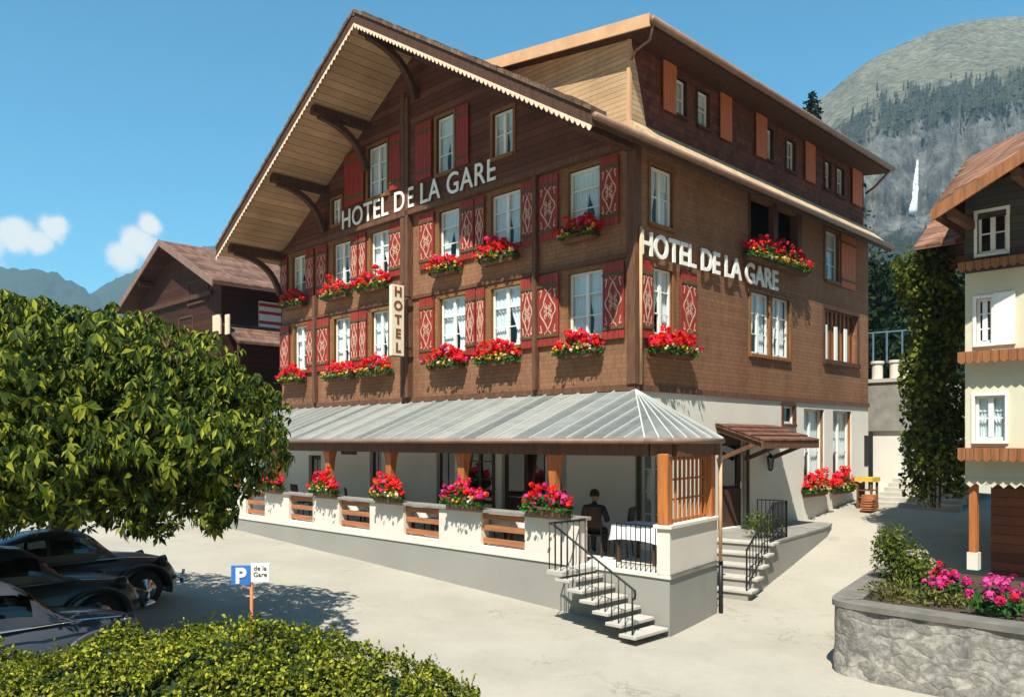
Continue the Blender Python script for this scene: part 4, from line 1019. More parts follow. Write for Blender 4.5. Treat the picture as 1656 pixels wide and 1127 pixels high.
# ------------------------------------------------------------------ broad steps and raised terrace at the far end of the hotel
bs = empty('broad_steps', W(-.7, 11.2, 0), HR, 'broad flight of pale concrete steps at the far end of the lane', 'stairs')
for i in range(6):
    z = ground_z(*W(-1.7, 11.2).xy) + .13 * (i + 1); m = MB(); m.box((.36 * i, -2.5, z - .14 if i else z - .5), (.36 * i + .40 if i < 5 else 5, 0, z)); m.build('step', 'stone_step', bs, bevel=.01)
rt = empty('raised_terrace', W(0, 13.1, 0), HR, 'raised rear terrace of grey wall with white balusters and blue rail behind the hotel', 'terrace')
m = MB(); m.box((0, -1.25, 3.75), (5, 1, 5.35)); m.box((0, 1, .5), (5, 4, 5.35)); m.build('wall', 'coping', rt)
m = MB(); m.box((-.06, -1.3, 5.35), (5, 1, 5.47)); m.build('slab', 'stone_step', rt)
m = MB(); m.prism([(.1, .0, 1), (.1, -1.0, 1), (.1, -.85, 3.74), (.1, .0, 3.74)], (.5, 0, 0)); m.build('lower_wall', 'plaster_white', rt)
m = MB()
for k in range(12): m.box((1.0 + .25 * k, -2.1, 2.3 + .2 * k), (1.3 + .25 * k, -1.0, 2.5 + .2 * k))
m.build('stair_flight', 'coping', rt)
for (p, s) in ((1417, .17), (1445, .15), (1466, .14)):
    v = 13.2; u = fu(p, v); m = MB(); m.lathe([(s, 5.47), (s, 5.95), (s * 1.25, 5.99), (s * 1.25, 6.07)], 14, (v - 13.1 + .1, u, 0)); m.build('pillar', 'plaster_pier', rt, False)
m = MB()
for p in (1413, 1435, 1460): u = fu(p, 13.3); m.tube([(.15, u, 6.0), (.15, u, 7.0)], .03, 6)
m.tube([(.15, .3, 7.02), (.15, -1.3, 7.0), (3, -1.35, 7.0)], .03, 6); m.build('rail', 'iron_blue', rt)

# ------------------------------------------------------------------ crate stand by the lane
cp = W(-.8, 10.7); cz_ = ground_z(cp.x, cp.y)
cr = empty('crate_stand', (cp.x, cp.y, cz_), HR, 'dark wooden stand with bright yellow tray top against the white side wall', 'stand')
m = MB()
for (x, y) in ((-.22, -.2), (.22, -.2), (.22, .2), (-.22, .2)): m.box((x - .03, y - .03, 0), (x + .03, y + .03, .78))
for z in (.08, .3, .52): m.box((-.24, -.22, z), (.24, .22, z + .03))
m.box((-.25, .18, .1), (.25, .2, .75)); m.build('frame', 'trough_wood', cr)
m = MB(); m.box((-.3, -.27, .80), (.3, .27, .83)); m.box((-.3, -.27, .83), (-.27, .27, .93)); m.box((.27, -.27, .83), (.3, .27, .93)); m.box((-.27, -.27, .83), (.27, -.24, .93)); m.box((-.27, .24, .83), (.27, .27, .93)); m.build('tray', 'yellow_top', cr)
for k in range(3):
    p = W(-1.05, 10.22, cz_ + .155 * k - .04); b = empty('bottle_crate', p, HR + R(6 * k - 5), 'slatted brown bottle crate ' + ('at the bottom of the pile by the yellow tray stand', 'in the middle of the pile by the yellow tray stand', 'on top of the pile by the yellow tray stand')[k], 'crate', 'bottle crates beside the yellow tray stand')
    m = MB()
    for z in (0, .06, .12): 
        for y in (-.17, .15): m.box((-.24, y, z), (.24, y + .02, z + .035))
        for x in (-.24, .22): m.box((x, -.15, z), (x + .02, .15, z + .035))
    m.box((-.22, -.15, .0), (.22, .15, .015)); m.build('slats', 'wood_slat', b)
# ------------------------------------------------------------------ the dark chalet on the left
CW = .2
def PFc(a, b, d=0.0): return (CW + d, a, b)
RU, RZ, HW, CS = 24.6, 12.0, 5.1, .47
ch = empty('chalet', C0, HR, 'dark brown timber chalet with shallow gable half hidden by the leafy tree', 'house')
def zc(u): return RZ - CS * abs(u - RU)
m = MB(); ul, ur = RU + 4.3, RU - 4.3
m.prism([(CW, ur, 0), (CW, ul, 0), (CW, ul, zc(ul) - .2), (CW, RU, RZ - .2), (CW, ur, zc(ur) - .2)], (12, 0, 0)); m.build('wall', 'wood_chalet', ch)
m = MB()
for sg in (1, -1):
    ue = RU + sg * HW; m.prism([(-.5, ue, zc(ue)), (-.5, RU, RZ), (-.5, RU, RZ - .16), (-.5, ue, zc(ue) - .16)], (13.8, 0, 0))
cr_ = m.build('roof', 'tile_dark', ch)
m = MB()
for sg in (1, -1):
    ue = RU + sg * HW; m.prism([(-.56, ue, zc(ue) + .03), (-.56, RU, RZ + .03), (-.56, RU, RZ - .25), (-.56, ue, zc(ue) - .25)], (.05, 0, 0))
m.build('barge_board', 'gutter_metal', cr_)
m = MB()
for sg in (1, -1):
    ue = RU + sg * (HW - .03); m.prism([(-.49, ue, zc(ue) - .165), (-.49, RU, RZ - .165), (-.49, RU, RZ - .19), (-.49, ue, zc(ue) - .19)], (13.7, 0, 0))
m.build('soffit', 'wood_chalet', cr_)
m = MB()
for z in (7.6, 9.3): m.box((CW - .14, RU - 4.2 + (z > 8) * .6, z), (CW, RU + 4.2 - (z > 8) * .6, z + .18))
for u in (RU, RU + 2.5, RU - 2.5): m.box((-.45, u - .1, zc(u) - .42), (CW, u + .1, zc(u) - .2))
m.build('beam', 'wood_deep', ch)
for (p, q, t, b) in ((306, 336, 450, 484), (291, 312, 512, 545)):
    a, c = fu(q, CW), fu(p, CW); window(PFc, a, c, zz(b, a, CW), zz(t, a, CW), ch, casing='wood_deep', curtain=False, glass='glass_dark', cols=3, rows=2, sash='fascia_tan')
for (p, q) in ((346, 358), (366, 372)):
    a, c = fu(q, CW), fu(p, CW); m = MB(); pbox(m, PFc, a, c, zz(540, a, CW), zz(508, a, CW), -.06, 0); m.build('shutter', 'ornament_cream', ch)
us = ur - .02
def PSc(a, b, d=0.0): return (a, us + d, b)
m = MB(); va, vb = sv(418, us), sv(454, us); za, zb2 = zz(530, us, (va + vb) / 2), zz(489, us, (va + vb) / 2)
pbox(m, PSc, va, vb, za, zb2, -.05, 0); bl = m.build('window', 'white_paint', ch)
m = MB()
for k in (.12, .5, .8): z = za + (zb2 - za) * k; pbox(m, PSc, va, vb, z, z + (zb2 - za) * .12, -.062, -.05)
m.build('striped_blind', 'stripe_red', bl)
m = MB(); z = zz(540, us, va); m.prism([(va - 1.5, us, z + .3), (va - 1.5, us - 1.2, z - .5), (va - 1.5, us - 1.2, z - .6), (va - 1.5, us, z + .2)], (7, 0, 0)); m.build('lean_to_roof', 'tile_dark', ch)
m = MB(); m.tube([(va - 1.4, us - 1.1, z - .5), (va - 1.4, us - 1.1, .4)], .07, 8); m.tube([(va + 2, us - 1.1, z - .5), (va + 2, us - 1.1, .4)], .07, 8); m.build('post', 'wood_deep', ch)
# white annex wall low beside the hotel's far end
an = empty('annex_building', C0, HR, 'low pale plaster annex wall seen under the tree beyond the far terrace end', 'building')
m = MB(); m.box((-.6, 15.35, .3), (4, 19.0, 3.3)); m.build('wall', 'plaster_white', an); m = MB(); m.prism([(-1, 15.35, 3.3), (4.2, 15.35, 3.9), (4.2, 15.35, 4.0), (-1, 15.35, 3.42)], (0, 4, 0)); m.build('roof', 'tile_dark', an)

# ------------------------------------------------------------------ the house on the right
HV, HU = 3.79, -5.49
rh = empty('plaster_house', W(HU, HV, 0), HR, 'cream plaster house on wooden posts with brown tiled roof and scalloped wooden shelves', 'house')
def PR(a, b, d=0.0): return (d, -a, b)                # a = metres to the right along the front
def pra(px):                                          # pixel column -> a on the front wall
    return -(fu(px, HV) - HU)
def prz(py, a): return zz(py, HU - a, HV)
ZF = prz(782, .2)
RWN = [(pra(1581), pra(1628), prz(412, .3), prz(345, .3)), (pra(1579), pra(1604), prz(556, .3), prz(483, .3)), (pra(1577), pra(1626), prz(712, .3), prz(640, .3))]
RWN += [(a0_ + 1.9, a1_ + 1.9, b0_, b1_) for a0_, a1_, b0_, b1_ in RWN[:3:2]]
def rzr(a): return 8.4 + .33 * a if a < 3 else 8.4 + .33 * (6 - a)
ZT = prz(441, .2)
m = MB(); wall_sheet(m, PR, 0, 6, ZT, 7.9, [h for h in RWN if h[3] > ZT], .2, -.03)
m.add([(0, 0, 7.9), (0, -6, 7.9), (0, -6, rzr(6)), (0, -3, rzr(3)), (0, 0, rzr(0))], [(0, 1, 2, 3, 4)]); m.build('upper_wall', 'shade_boards', rh)  # shade under the roof put into the upper wall's colour
m = MB(); wall_sheet(m, PR, 0, 6, ZF, ZT, [h for h in RWN if h[3] < ZT], .2)
m.add([(0, 0, ZF), (8, 0, ZF), (8, 0, 8.0), (0, 0, 8.4)], [(0, 1, 2, 3)]); m.add([(0, -6, ZF), (8, -6, ZF), (8, -6, 8.0), (0, -6, 8.4)], [(0, 1, 2, 3)]); m.add([(8, 0, 0), (8, -6, 0), (8, -6, 8.0), (8, 0, 8.0)], [(0, 1, 2, 3)])
m.add([(0, 0, ZF), (8, 0, ZF), (8, -6, ZF), (0, -6, ZF)], [(0, 1, 2, 3)]); m.build('wall', 'plaster_cream', rh)
m = MB(); m.box((1.6, -6, -.5), (8, -.05, ZF)); m.build('ground_floor_wall', 'wood_dark', rh)
for k, h in enumerate(RWN): window(PR, *h, rh, seed=70 + k, casing='white_paint', sash='white_paint', glass='glass' if k in (2, 4) else 'glass_dark', curtain=k in (2, 4), cw=.06, rows=3 if k in (1,) else 2)
a = RWN[1][1]; m = MB(); pbox(m, PR, a + .05, a + .42, RWN[1][2] - .05, RWN[1][3] + .08, -.05, -.01); m.build('shutter', 'white_paint', rh)
m = MB(); a = RWN[1][0]; pbox(m, PR, a - .45, a - .07, RWN[1][2] - .05, RWN[1][3] + .08, -.05, -.01)
for k, (py0, py1) in enumerate(((426, 442), (570, 590), (724, 746))):
    zb_, zt_ = prz(py1, .2), prz(py0, .2); m = MB(); a0_, a1_ = -.06, 6.0; n = 40
    for q in range(n):
        x0 = a0_ + (a1_ - a0_) * q / n; x1 = a0_ + (a1_ - a0_) * (q + 1) / n; xm = (x0 + x1) / 2
        m.prism([PR(x0 + .006, zt_, -.30), PR(x1 - .006, zt_, -.30), PR(x1 - .006, zb_ + .05, -.30), PR(xm, zb_, -.30), PR(x0 + .006, zb_ + .05, -.30)], (.03, 0, 0))
    pbox(m, PR, a0_, a1_, zt_ - .04, zt_, -.268, 0); m.build('flower_shelf', 'shelf_wood', rh)
m = MB(); n = 30
for q in range(n):
    x0 = 6.0 * q / n; x1 = 6.0 * (q + 1) / n; m.prism([PR(x0, ZF + .1, -.02), PR(x1, ZF + .1, -.02), PR(x1, ZF + .02, -.02), PR((x0 + x1) / 2, ZF - .07, -.02), PR(x0, ZF + .02, -.02)], (.018, 0, 0))
m.build('scalloped_edge', 'plaster_cream', rh)
for a in (pra(1571), 2.4, 4.4, 5.8):
    m = MB(); m.box(PR(a - .1, .8, .05), PR(a + .1, 1.15, .27)); m.build('plinth', 'plaster_white', rh); m = MB(); m.box(PR(a - .075, 1.15, .08), PR(a + .075, ZF, .24)); m.build('post', 'wood_post', rh, bevel=.01)
def RV(u_, v_, z): return Vector((v_, u_, z))        # u_ = metres left of the corner
A_, D_, E_ = RV(.19, -1.4, 7.88), RV(-3, -1.4, 9.47), RV(-6.2, -1.4, 7.88)
Bq, Cq = RV(.77, 3, 10.13), RV(-6.8, 3, 10.13)
m = MB(); dz = Vector((0, 0, -.14))
for poly in ([A_, D_, Bq], [D_, Cq, Bq], [D_, E_, Cq]): m.prism(poly, dz)
bk = [RV(.77, 3, 10.13), RV(-6.8, 3, 10.13), RV(-6.44, 8.6, 7.9), RV(.44, 8.6, 7.9)]; m.prism(bk, dz); m.prism([A_, Bq, bk[3]], dz); m.prism([E_, bk[2], Cq], dz)
rr = m.build('roof', 'tile_red', rh)
m = MB()
for (p, q) in ((A_, D_), (D_, E_)):
    m.prism([p + Vector((-.05, 0, .02)), q + Vector((-.05, 0, .02)), q + Vector((-.05, 0, -.22)), p + Vector((-.05, 0, -.22))], (.05, 0, 0))
m.build('barge_board', 'shelf_wood', rr)
m = MB()                                              # rows of clay tiles, lapped
for k in range(1, 12):
    f = k / 12; p = A_.lerp(Bq, f); q = D_.lerp(Cq.lerp(Bq, .45), f); m.bar(p + Vector((0, 0, .015)), q + Vector((0, 0, .015)), .06, .05)
m.build('tile_course', 'tile_red', rr)
for a in (.12, 1.2, 2.3, 3.7): z = 7.88 + .5 * (min(a, 6 - a) + .19) - .17; m = MB(); m.box(PR(a - .07, z - .16, -1.3), PR(a + .07, z, -.0)); m.build('purlin', 'wood_beam', rh)
m = MB(); pk = RV(-4.0 - HU + 0, 6.5 - HV, 8.75); e0 = RV(-4.06 - HU, 5.1 - HV, 7.86); e1 = RV(-4.93 - HU, 5.1 - HV, 7.86); e2 = RV(-4.06 - HU + .2, 8.0 - HV, 7.86); e3 = RV(-5.45 - HU, 8.0 - HV, 7.86); e4 = RV(-5.45 - HU, 6.5 - HV, 8.75)
for poly in ([e0, e1, e4, pk], [e0, pk, e2], [e2, pk, e4, e3]): m.prism(poly, dz * .7)
m.build('side_roof', 'tile_red', rh)
hd = []
rndx = random.Random(5)

# ------------------------------------------------------------------ rubble planter wall
pl = empty('stone_wall', (4.85, 12.4, -.15), 0, 'curved rubble stone planter wall with grey coping at the lane corner', 'wall')
path = [Vector((7.6, 16.4, 0)), Vector((6.65, 15.1, 0)), Vector((5.6, 13.55, 0)), Vector((5.05, 12.75, 0)), Vector((4.88, 12.42, 0)), Vector((4.95, 12.15, 0)), Vector((5.3, 11.75, 0)), Vector((6.0, 11.05, 0)), Vector((6.8, 10.25, 0)), Vector((8.6, 8.6, 0)), Vector((10.4, 7.0, 0))]
fine = []
for a, b in zip(path, path[1:]):
    for k in range(6): fine.append(a.lerp(b, k / 6))
fine.append(path[-1])
for _ in range(4): fine = [fine[0]] + [(fine[i - 1] + fine[i] * 2 + fine[i + 1]) / 4 for i in range(1, len(fine) - 1)] + [fine[-1]]
def wall_strip(pts, out, inn_, z0, z1, jit=0):
    mm_ = MB(); rows = []
    for i, p in enumerate(pts):
        d = (pts[min(i + 1, len(pts) - 1)] - pts[max(i - 1, 0)]).normalized(); nrm = Vector((d.y, -d.x, 0))   # outward (towards the lane / camera)
        nrm = nrm if nrm.dot(Vector((8.5, 13.5, 0)) - p) < 0 else -nrm
        rows.append((p + nrm * out, p - nrm * inn_))
    o_ = Vector((4.85, 12.4, 0))
    for i in range(len(rows) - 1):
        a, b = rows[i], rows[i + 1]; K = 5 if jit else 1
        for k in range(K):
            za, zb__ = z0 + (z1 - z0) * k / K, z0 + (z1 - z0) * (k + 1) / K
            j = lambda p, z: p + (p - Vector((8.5, 13.5, 0))).normalized() * (jit * noise.noise(Vector((p.x * 3, p.y * 3, z * 4)))) + Vector((0, 0, z)) - o_
            mm_.add([j(a[0], za), j(b[0], za), j(b[0], zb__), j(a[0], zb__)], [(0, 1, 2, 3)])
        f = [a[0] - o_, b[0] - o_, b[1] - o_, a[1] - o_]; Z1 = Vector((0, 0, z1)); Z0 = Vector((0, 0, z0))
        mm_.add([p + Z1 for p in f], [(0, 1, 2, 3)]); mm_.add([p + Z0 for p in f], [(3, 2, 1, 0)]); mm_.add([f[2] + Z0, f[3] + Z0, f[3] + Z1, f[2] + Z1], [(0, 1, 2, 3)])
    return mm_
wall_strip(fine, .0, .38, -.3, 1.08, .06).build('rubble', 'rubble', pl); wall_strip(fine, .03, .40, 1.09, 1.175).build('coping', 'coping_dark', pl)
m = MB(); inn2 = [p for p in fine[::3]]; m.add([Vector((p.x, p.y, .95)) for p in inn2] + [Vector((11.2, 8.5, .95)), Vector((9.6, 13.5, .95))], [tuple(range(len(inn2) + 2))]); o = m.build('soil', 'soil'); tag(o, kind='structure')
def bush(name, label, cat, lobes, n, size, mat, seed, asp=.45, droop=.1, stems=None, group=None):
    base = Vector((sum(l[0] for l in lobes) / len(lobes), sum(l[1] for l in lobes) / len(lobes), min(l[2] - l[5] for l in lobes)))
    rt = empty(name, base, 0, label, cat, group); P, N = lobe_points([(l[0] - base.x, l[1] - base.y, l[2] - base.z, *l[3:]) for l in lobes], n, seed, (.55, 1.05), .3)
    leaves('foliage', P, N, size, mat, rt, seed, asp, 1.1, droop)
    if stems:
        m = MB(); rnd = random.Random(seed)
        for k in range(stems):
            l = rnd.choice(lobes); q = Vector(l[:3]) - base + Vector((rnd.gauss(0, l[3] * .3), rnd.gauss(0, l[4] * .3), l[5] * .4)); m.tube([(q.x * .3, q.y * .3, -.05), q * .6 + Vector((0, 0, .05)), q], [.016, .012, .006], 5)
        m.build('stem', 'bark', rt)
    return rt
q = at(1445, 935, 14.2); bush('shrub', 'tall light green shrub inside the curved stone planter by the lane', 'shrub', [(q.x, q.y, 1.45, .36, .36, .55), (q.x + .25, q.y - .1, 1.25, .34, .34, .42), (q.x - .12, q.y, 1.62, .22, .22, .28), (q.x + .35, q.y - .5, 1.15, .4, .45, .3)], 4200, .075, 'leaf_shrub', 11, .4, .1, 8)
q = at(1535, 975, 12.4); bush('shrub', 'low spreading green ground plants along the planter front', 'shrub', [(q.x - .6, q.y + .4, 1.0, .55, .45, .25), (q.x + .1, q.y, 1.0, .6, .45, .22), (q.x + .75, q.y - .55, 1.0, .6, .45, .22)], 2600, .08, 'leaf_grass', 12, .35, -.2, 4)
for (px, py, Y, s, l) in ((1505, 932, 13.0, .40, 'pink geranium clump beside the tall green shrub in the stone planter'), (1590, 963, 11.7, .42, 'pink geranium clump at the right edge of the stone planter')):
    q = at(px, py, Y); flower_box(l, (q.x, q.y, .97), R(20), s * 1.25, 'pink geraniums in the stone planter', int(px), .34, .4, False, PINK, False, 'geranium_plant', 'flowers')

bush('shrub', 'small potted green shrub on the landing behind the black entrance railing', 'shrub', [(5.75, 19.15, LZ + .32, .34, .3, .32), (6.15, 19.3, LZ + .28, .3, .3, .28)], 1100, .075, 'leaf_shrub', 13, .4, .1, 5)
# ------------------------------------------------------------------ creeper, trees behind, conifers
def creeper():
    rnd = random.Random(9); x0, x1 = 1480, 1562; base = W(-4.6, 5.5, ground_z(*W(-4.6, 5.5).xy)); lob = []
    for k in range(26):
        t = k / 25; py = 425 + 352 * t; Y = 20.6 - 1.6 * (rnd.random()); px = 1526 + rnd.uniform(-32, 28) - (8 if t < .15 else 0); q = at(px, py, Y); lob.append((q.x, q.y, q.z, .55 + .15 * rnd.random(), .5, .6))
    rt = bush('climbing_plant', 'tall wall of dark climbing leaves beside the cream plaster house', 'climber', lob, 12000, .13, 'leaf_ivy', 21, .7, .5, 10)
creeper()
def tree(name, label, x, y, lobes, n, size, mat, seed, trunk_r, trunk_top, group=None, z0=None):
    z0 = ground_z(x, y) if z0 is None else z0; rt = empty(name, (x, y, z0), 0, label, 'tree', group); rnd = random.Random(seed)
    m = MB(); top = Vector((rnd.gauss(0, .1), rnd.gauss(0, .1), trunk_top)); m.tube([(0, 0, -.2), top * .5 + Vector((.06, .04, 0)), top], [trunk_r * 1.25, trunk_r, trunk_r * .75], 10)
    for l in lobes:
        q = Vector((l[0], l[1], l[2])); m.tube([top * .85, (top + q) * .5 + Vector((0, 0, -.1)), q], [trunk_r * .5, trunk_r * .3, trunk_r * .1], 6)
    m.build('trunk', 'bark', rt, True); P, N = lobe_points(lobes, n, seed, (.6, 1.05), .3); leaves('crown', P, N, size, mat, rt, seed, .6, 1.0, .25); return rt
rnd = random.Random(3)
for k, (px, Y, h, r, s) in enumerate(((1408, 44, 11.8, 2.8, 'dark broadleaf tree behind the balusters, next to the hotel corner'), (1458, 41, 10.8, 3.0, 'dark broadleaf tree behind the blue rail, left of the climbing leaves'), (1530, 46, 12.4, 3.6, 'dark broadleaf tree rising behind the climbing leaves'))):
    x = (px - CX) / F * Y; lob = [(rnd.gauss(0, r * .4), rnd.gauss(0, r * .3), h * (.25 + .6 * q / 9), r * .6, r * .6, h * .16) for q in range(10)] + [(0, 0, h * .9, r * .4, r * .4, h * .12)]
    tree('broadleaf_tree', s, x, Y, lob, 9500, .30, 'leaf_dark', 40 + k, .25, h * .5, 'dark trees behind the hotel', 1.8)
def conifer(label, x, y, h, r, seed, z0=0, group=None):
    rnd = random.Random(seed); rt = empty('conifer_tree', (x, y, z0), 0, label, 'tree', group); m = MB(); m.tube([(0, 0, -.3), (0, 0, h * .5), (0, 0, h * .98)], [h * .02, h * .012, h * .002], 8); m.build('trunk', 'bark', rt, True)
    P, N = [], []; tiers = int(h * 2.2)
    for k in range(tiers):
        t = k / tiers; z = h * (.1 + .9 * t); rad = r * (1 - t) ** .85 * (.8 + .35 * rnd.random()) + .05; nb = max(4, int(11 * (1 - t) + 4)); a0 = rnd.random() * 6
        for b in range(nb):
            a = a0 + b * 2 * math.pi / nb + rnd.gauss(0, .15); lr = rad * (.75 + .4 * rnd.random())
            for q in range(int(7 + lr * 9)):
                f = (q + 1) / (8 + lr * 9); P.append((math.cos(a) * lr * f + rnd.gauss(0, .06 * lr), math.sin(a) * lr * f + rnd.gauss(0, .06 * lr), z - lr * f * .38 + rnd.gauss(0, .05))); N.append((math.cos(a) * .4, math.sin(a) * .4, 1))
    leaves('crown', P, N, .30 + .007 * h, 'leaf_conifer', rt, seed, .45, .8, .45)
conifer('dark conifer whose tip shows above the long dormer roof', 22.2, 60.5, 28.4, 9.0, 51, 1)
conifer('small dark conifer tip above the leafy tree on the left', -34.0, 64, 13.8, 2.4, 52, .5)

# ------------------------------------------------------------------ broad chestnut tree over the parked cars
def chestnut():
    rnd = random.Random(17); rg = np.random.default_rng(17); tx, ty = -8.9, 16.2
    rt = empty('chestnut_tree', (tx, ty, ground_z(tx, ty)), 0, 'broad spreading chestnut tree with large yellow green leaves over parked cars', 'tree')
    C = [(-9.6, 13.6, 4.7, 2.4, 2.4, 1.35), (-8.0, 12.6, 4.35, 2.1, 2.2, 1.35), (-6.4, 12.4, 4.15, 1.9, 2.0, 1.3), (-5.4, 12.6, 3.75, 1.4, 1.7, 1.05), (-4.75, 13.3, 3.3, 1.1, 1.5, .75), (-7.0, 14.6, 4.4, 2.3, 2.0, 1.3), (-5.9, 15.0, 3.9, 1.7, 1.8, 1.05), (-9.4, 14.4, 2.9, 1.9, 1.6, 1.0), (-8.0, 13.0, 2.75, 1.4, 1.2, .7), (-10.4, 12.6, 2.8, 1.6, 1.2, 1.0),
         (-10.6, 12.2, 4.0, 2.0, 2.0, 1.6), (-8.6, 11.4, 3.4, 1.8, 1.4, 1.1), (-6.6, 11.6, 3.1, 1.7, 1.3, .8), (-5.2, 12.2, 2.95, 1.3, 1.2, .65), (-9.8, 11.4, 2.9, 1.6, 1.2, .9), (-9.2, 15.6, 4.6, 2.2, 1.8, 1.5)]
    kf = .90; C = [(a * kf, b * kf, H + (c - H) * kf, d * kf, e * kf, f * kf) for a, b, c, d, e, f in C] + [(-3.95, 11.2, 3.4, .65, .8, .55), (-4.2, 10.3, 3.3, .8, .8, .6), (-4.35, 12.4, 3.75, .7, .9, .5), (-4.65, 10.5, 2.55, .42, .4, .38), (-3.85, 10.6, 2.62, .35, .35, .36), (-6.3, 11.0, 2.85, .9, .8, .5), (-5.5, 10.8, 2.7, .6, .6, .4)]
    z0 = ground_z(tx, ty); P, N = lobe_points([(a - tx, b - ty, c - z0, d, e, f) for a, b, c, d, e, f in C], 25000, 17, (.60, 1.08), .2)
    keep = np.array([noise.noise(Vector(p_) * 1.5) + .35 * noise.noise(Vector(p_) * 4) > -.15 for p_ in P]); P, N = P[keep], N[keep]
    n = len(P); up = np.array([0, 0, 1.0]); N = N + .5 * up + .35 * rg.normal(size=N.shape); N /= np.linalg.norm(N, axis=1)[:, None]
    V = []; K = 6
    t1 = np.cross(N, rg.normal(size=N.shape)); t1 /= np.linalg.norm(t1, axis=1)[:, None]; t2 = np.cross(N, t1)
    for k in range(K):
        a = (k / K * 1.75 * math.pi + .1 * rg.normal(size=n))[:, None]; d = np.cos(a) * t1 + np.sin(a) * t2
        dro = (.35 + .5 * rg.random(n))[:, None]; d = d - dro * (.6 * N + .4 * up); d[:, 2] -= .25; d /= np.linalg.norm(d, axis=1)[:, None]
        Ln = (.085 + .105 * rg.random(n) ** 1.5)[:, None]; b = np.cross(N, d); b /= np.linalg.norm(b, axis=1)[:, None] + 1e-9; w = Ln * .19; up2 = np.cross(d, b)
        p0 = P; pm = P + d * Ln * .62; p2 = P + d * Ln + np.array([0, 0, -.03]); 
        V.append(np.stack([p0, pm + b * w + up2 * Ln * .06, p2, pm - b * w + up2 * Ln * .06], 1))
    V = np.concatenate(V).reshape(-1, 3); q = np.arange(len(V) // 4)[:, None] * 4
    T = np.concatenate([q + np.array([[0, 1, 2]]), q + np.array([[0, 2, 3]])], 1).reshape(-1, 3); me = bpy.data.meshes.new('crown'); me.from_pydata(V.tolist(), [], T.tolist()); me.materials.append(MAT['leaf_chestnut']); link('crown', me, rt)
    m = MB(); m.tube([(0, 0, -.2), (.05, -.05, 1.2), (.0, -.1, 2.2), (.1, -.3, 2.9)], [.34, .27, .24, .2], 12)
    for (a, b, c, d, e, f) in C: q = Vector((a - tx, b - ty, c - z0)); m.tube([(0, -.1, 2.1), q * .45 + Vector((0, 0, 1.15)), q], [.14, .09, .03], 7)
    m.build('trunk', 'bark', rt, True)
chestnut()

# ------------------------------------------------------------------ clipped hedge in the foreground
def hedge():
    top = [(-300, 1.42), (36, 1.40), (125, 1.43), (155, 1.60), (250, 1.64), (430, 1.70), (500, 1.66), (560, 1.50), (620, 1.38), (700, 1.25), (760, 1.04), (800, .7), (812, .2)]
    xs = [(p - CX) / F * 8.0 for p, _ in top]; zs = [z for _, z in top]
    top = [(p, z - .11) for p, z in top]; zs = [z for _, z in top]
    rt = empty('hedge', (-4, 8, -.1), 0, 'clipped yellow green hedge running across the foreground below the parking sign', 'hedge'); rg = np.random.default_rng(5)
    X0, X1 = xs[0], xs[-1]
    def ztop(x): return float(np.interp(x, xs, zs))
    def lump(x, a): return .09 * noise.noise(Vector((x * 1.6, a * 2.2, 3))) + .05 * noise.noise(Vector((x * 4.5, a * 5, 9)))
    def surf(x, a, k=1.0):            # a in 0..pi round the cross-section
        h = ztop(x) + .1; r = .62; c, s = math.cos(a), math.sin(a)
        f = k + lump(x, a); e = .55
        return (x + 4, math.copysign(abs(c) ** e, c) * -r * f, s ** e * h * (f if f < 1 else 1 + (f - 1) * .6))
    P, N = [], []
    for _ in range(46000):
        x = X0 + (X1 - X0) * rg.random(); a = math.pi * rg.random() ** 1.0; a = min(a, math.pi - .02); k = .93 + .10 * rg.random(); p = surf(x, max(.02, a), k); P.append(p); N.append((rg.normal() * .2, -math.cos(a), math.sin(a) + .2))
    kp = [i for i, p_ in enumerate(P) if noise.noise(Vector(p_) * 3.3) > -.33]; P = [P[i] for i in kp]; N = [N[i] for i in kp]
    for _ in range(420):
        x = X0 + (X1 - X0) * rg.random(); a = .5 + 2.1 * rg.random(); c0 = surf(x, a, 1.0); hgt_ = .05 + .10 * rg.random()
        for q in range(7): P.append((c0[0] + .012 * rg.normal(), c0[1] + .012 * rg.normal(), c0[2] + hgt_ * q / 6)); N.append((rg.normal(), rg.normal(), .6))
    leaves('foliage', P, N, .048, 'leaf_hedge', rt, 6, .55, 1.2, -.25)
    m = MB(); n = 60; K = 12; vs = [surf(X0 + (X1 - X0) * i / n, .02 + (math.pi - .04) * k / K, .86) for i in range(n + 1) for k in range(K + 1)]
    m.add(vs, [(i * (K + 1) + k, i * (K + 1) + k + 1, (i + 1) * (K + 1) + k + 1, (i + 1) * (K + 1) + k) for i in range(n) for k in range(K)]); m.build('branches', 'leaf_dark', rt)
hedge()

# ------------------------------------------------------------------ parking sign
ps = at(406, 930, 9.1); sg = empty('parking_sign', (ps.x, ps.y, ground_z(ps.x, ps.y)), R(4), 'blue P parking sign with white text plate on an orange pole in the hedge', 'sign')
gz0 = ground_z(ps.x, ps.y); zc_ = ps.z - gz0
m = MB(); m.tube([(0.0, .02, -.2), (0, .02, zc_ + .1)], .018, 8); m.build('pole', 'pole_orange', sg, True)
m = MB(); m.box((-.215, -.015, zc_ - .105), (-.005, .0, zc_ + .115)); b1 = m.build('parking_plate', 'sign_blue', sg, bevel=.004)
m = MB(); m.box((.0, -.015, zc_ - .075), (.205, .0, zc_ + .135)); b2 = m.build('text_plate', 'white_paint', sg, bevel=.004)
text_mesh('letter', 'P', .235, 'letter_white', b1, .006, .008, 1, (-.11, -.019, zc_ - .08), (R(90), 0, 0), align='CENTER')
text_mesh('lettering', 'de la\nGare', .074, 'rubber', b2, .004, .0, 1, (.103, -.018, zc_ + .058), (R(90), 0, 0), align='CENTER', line=.95)

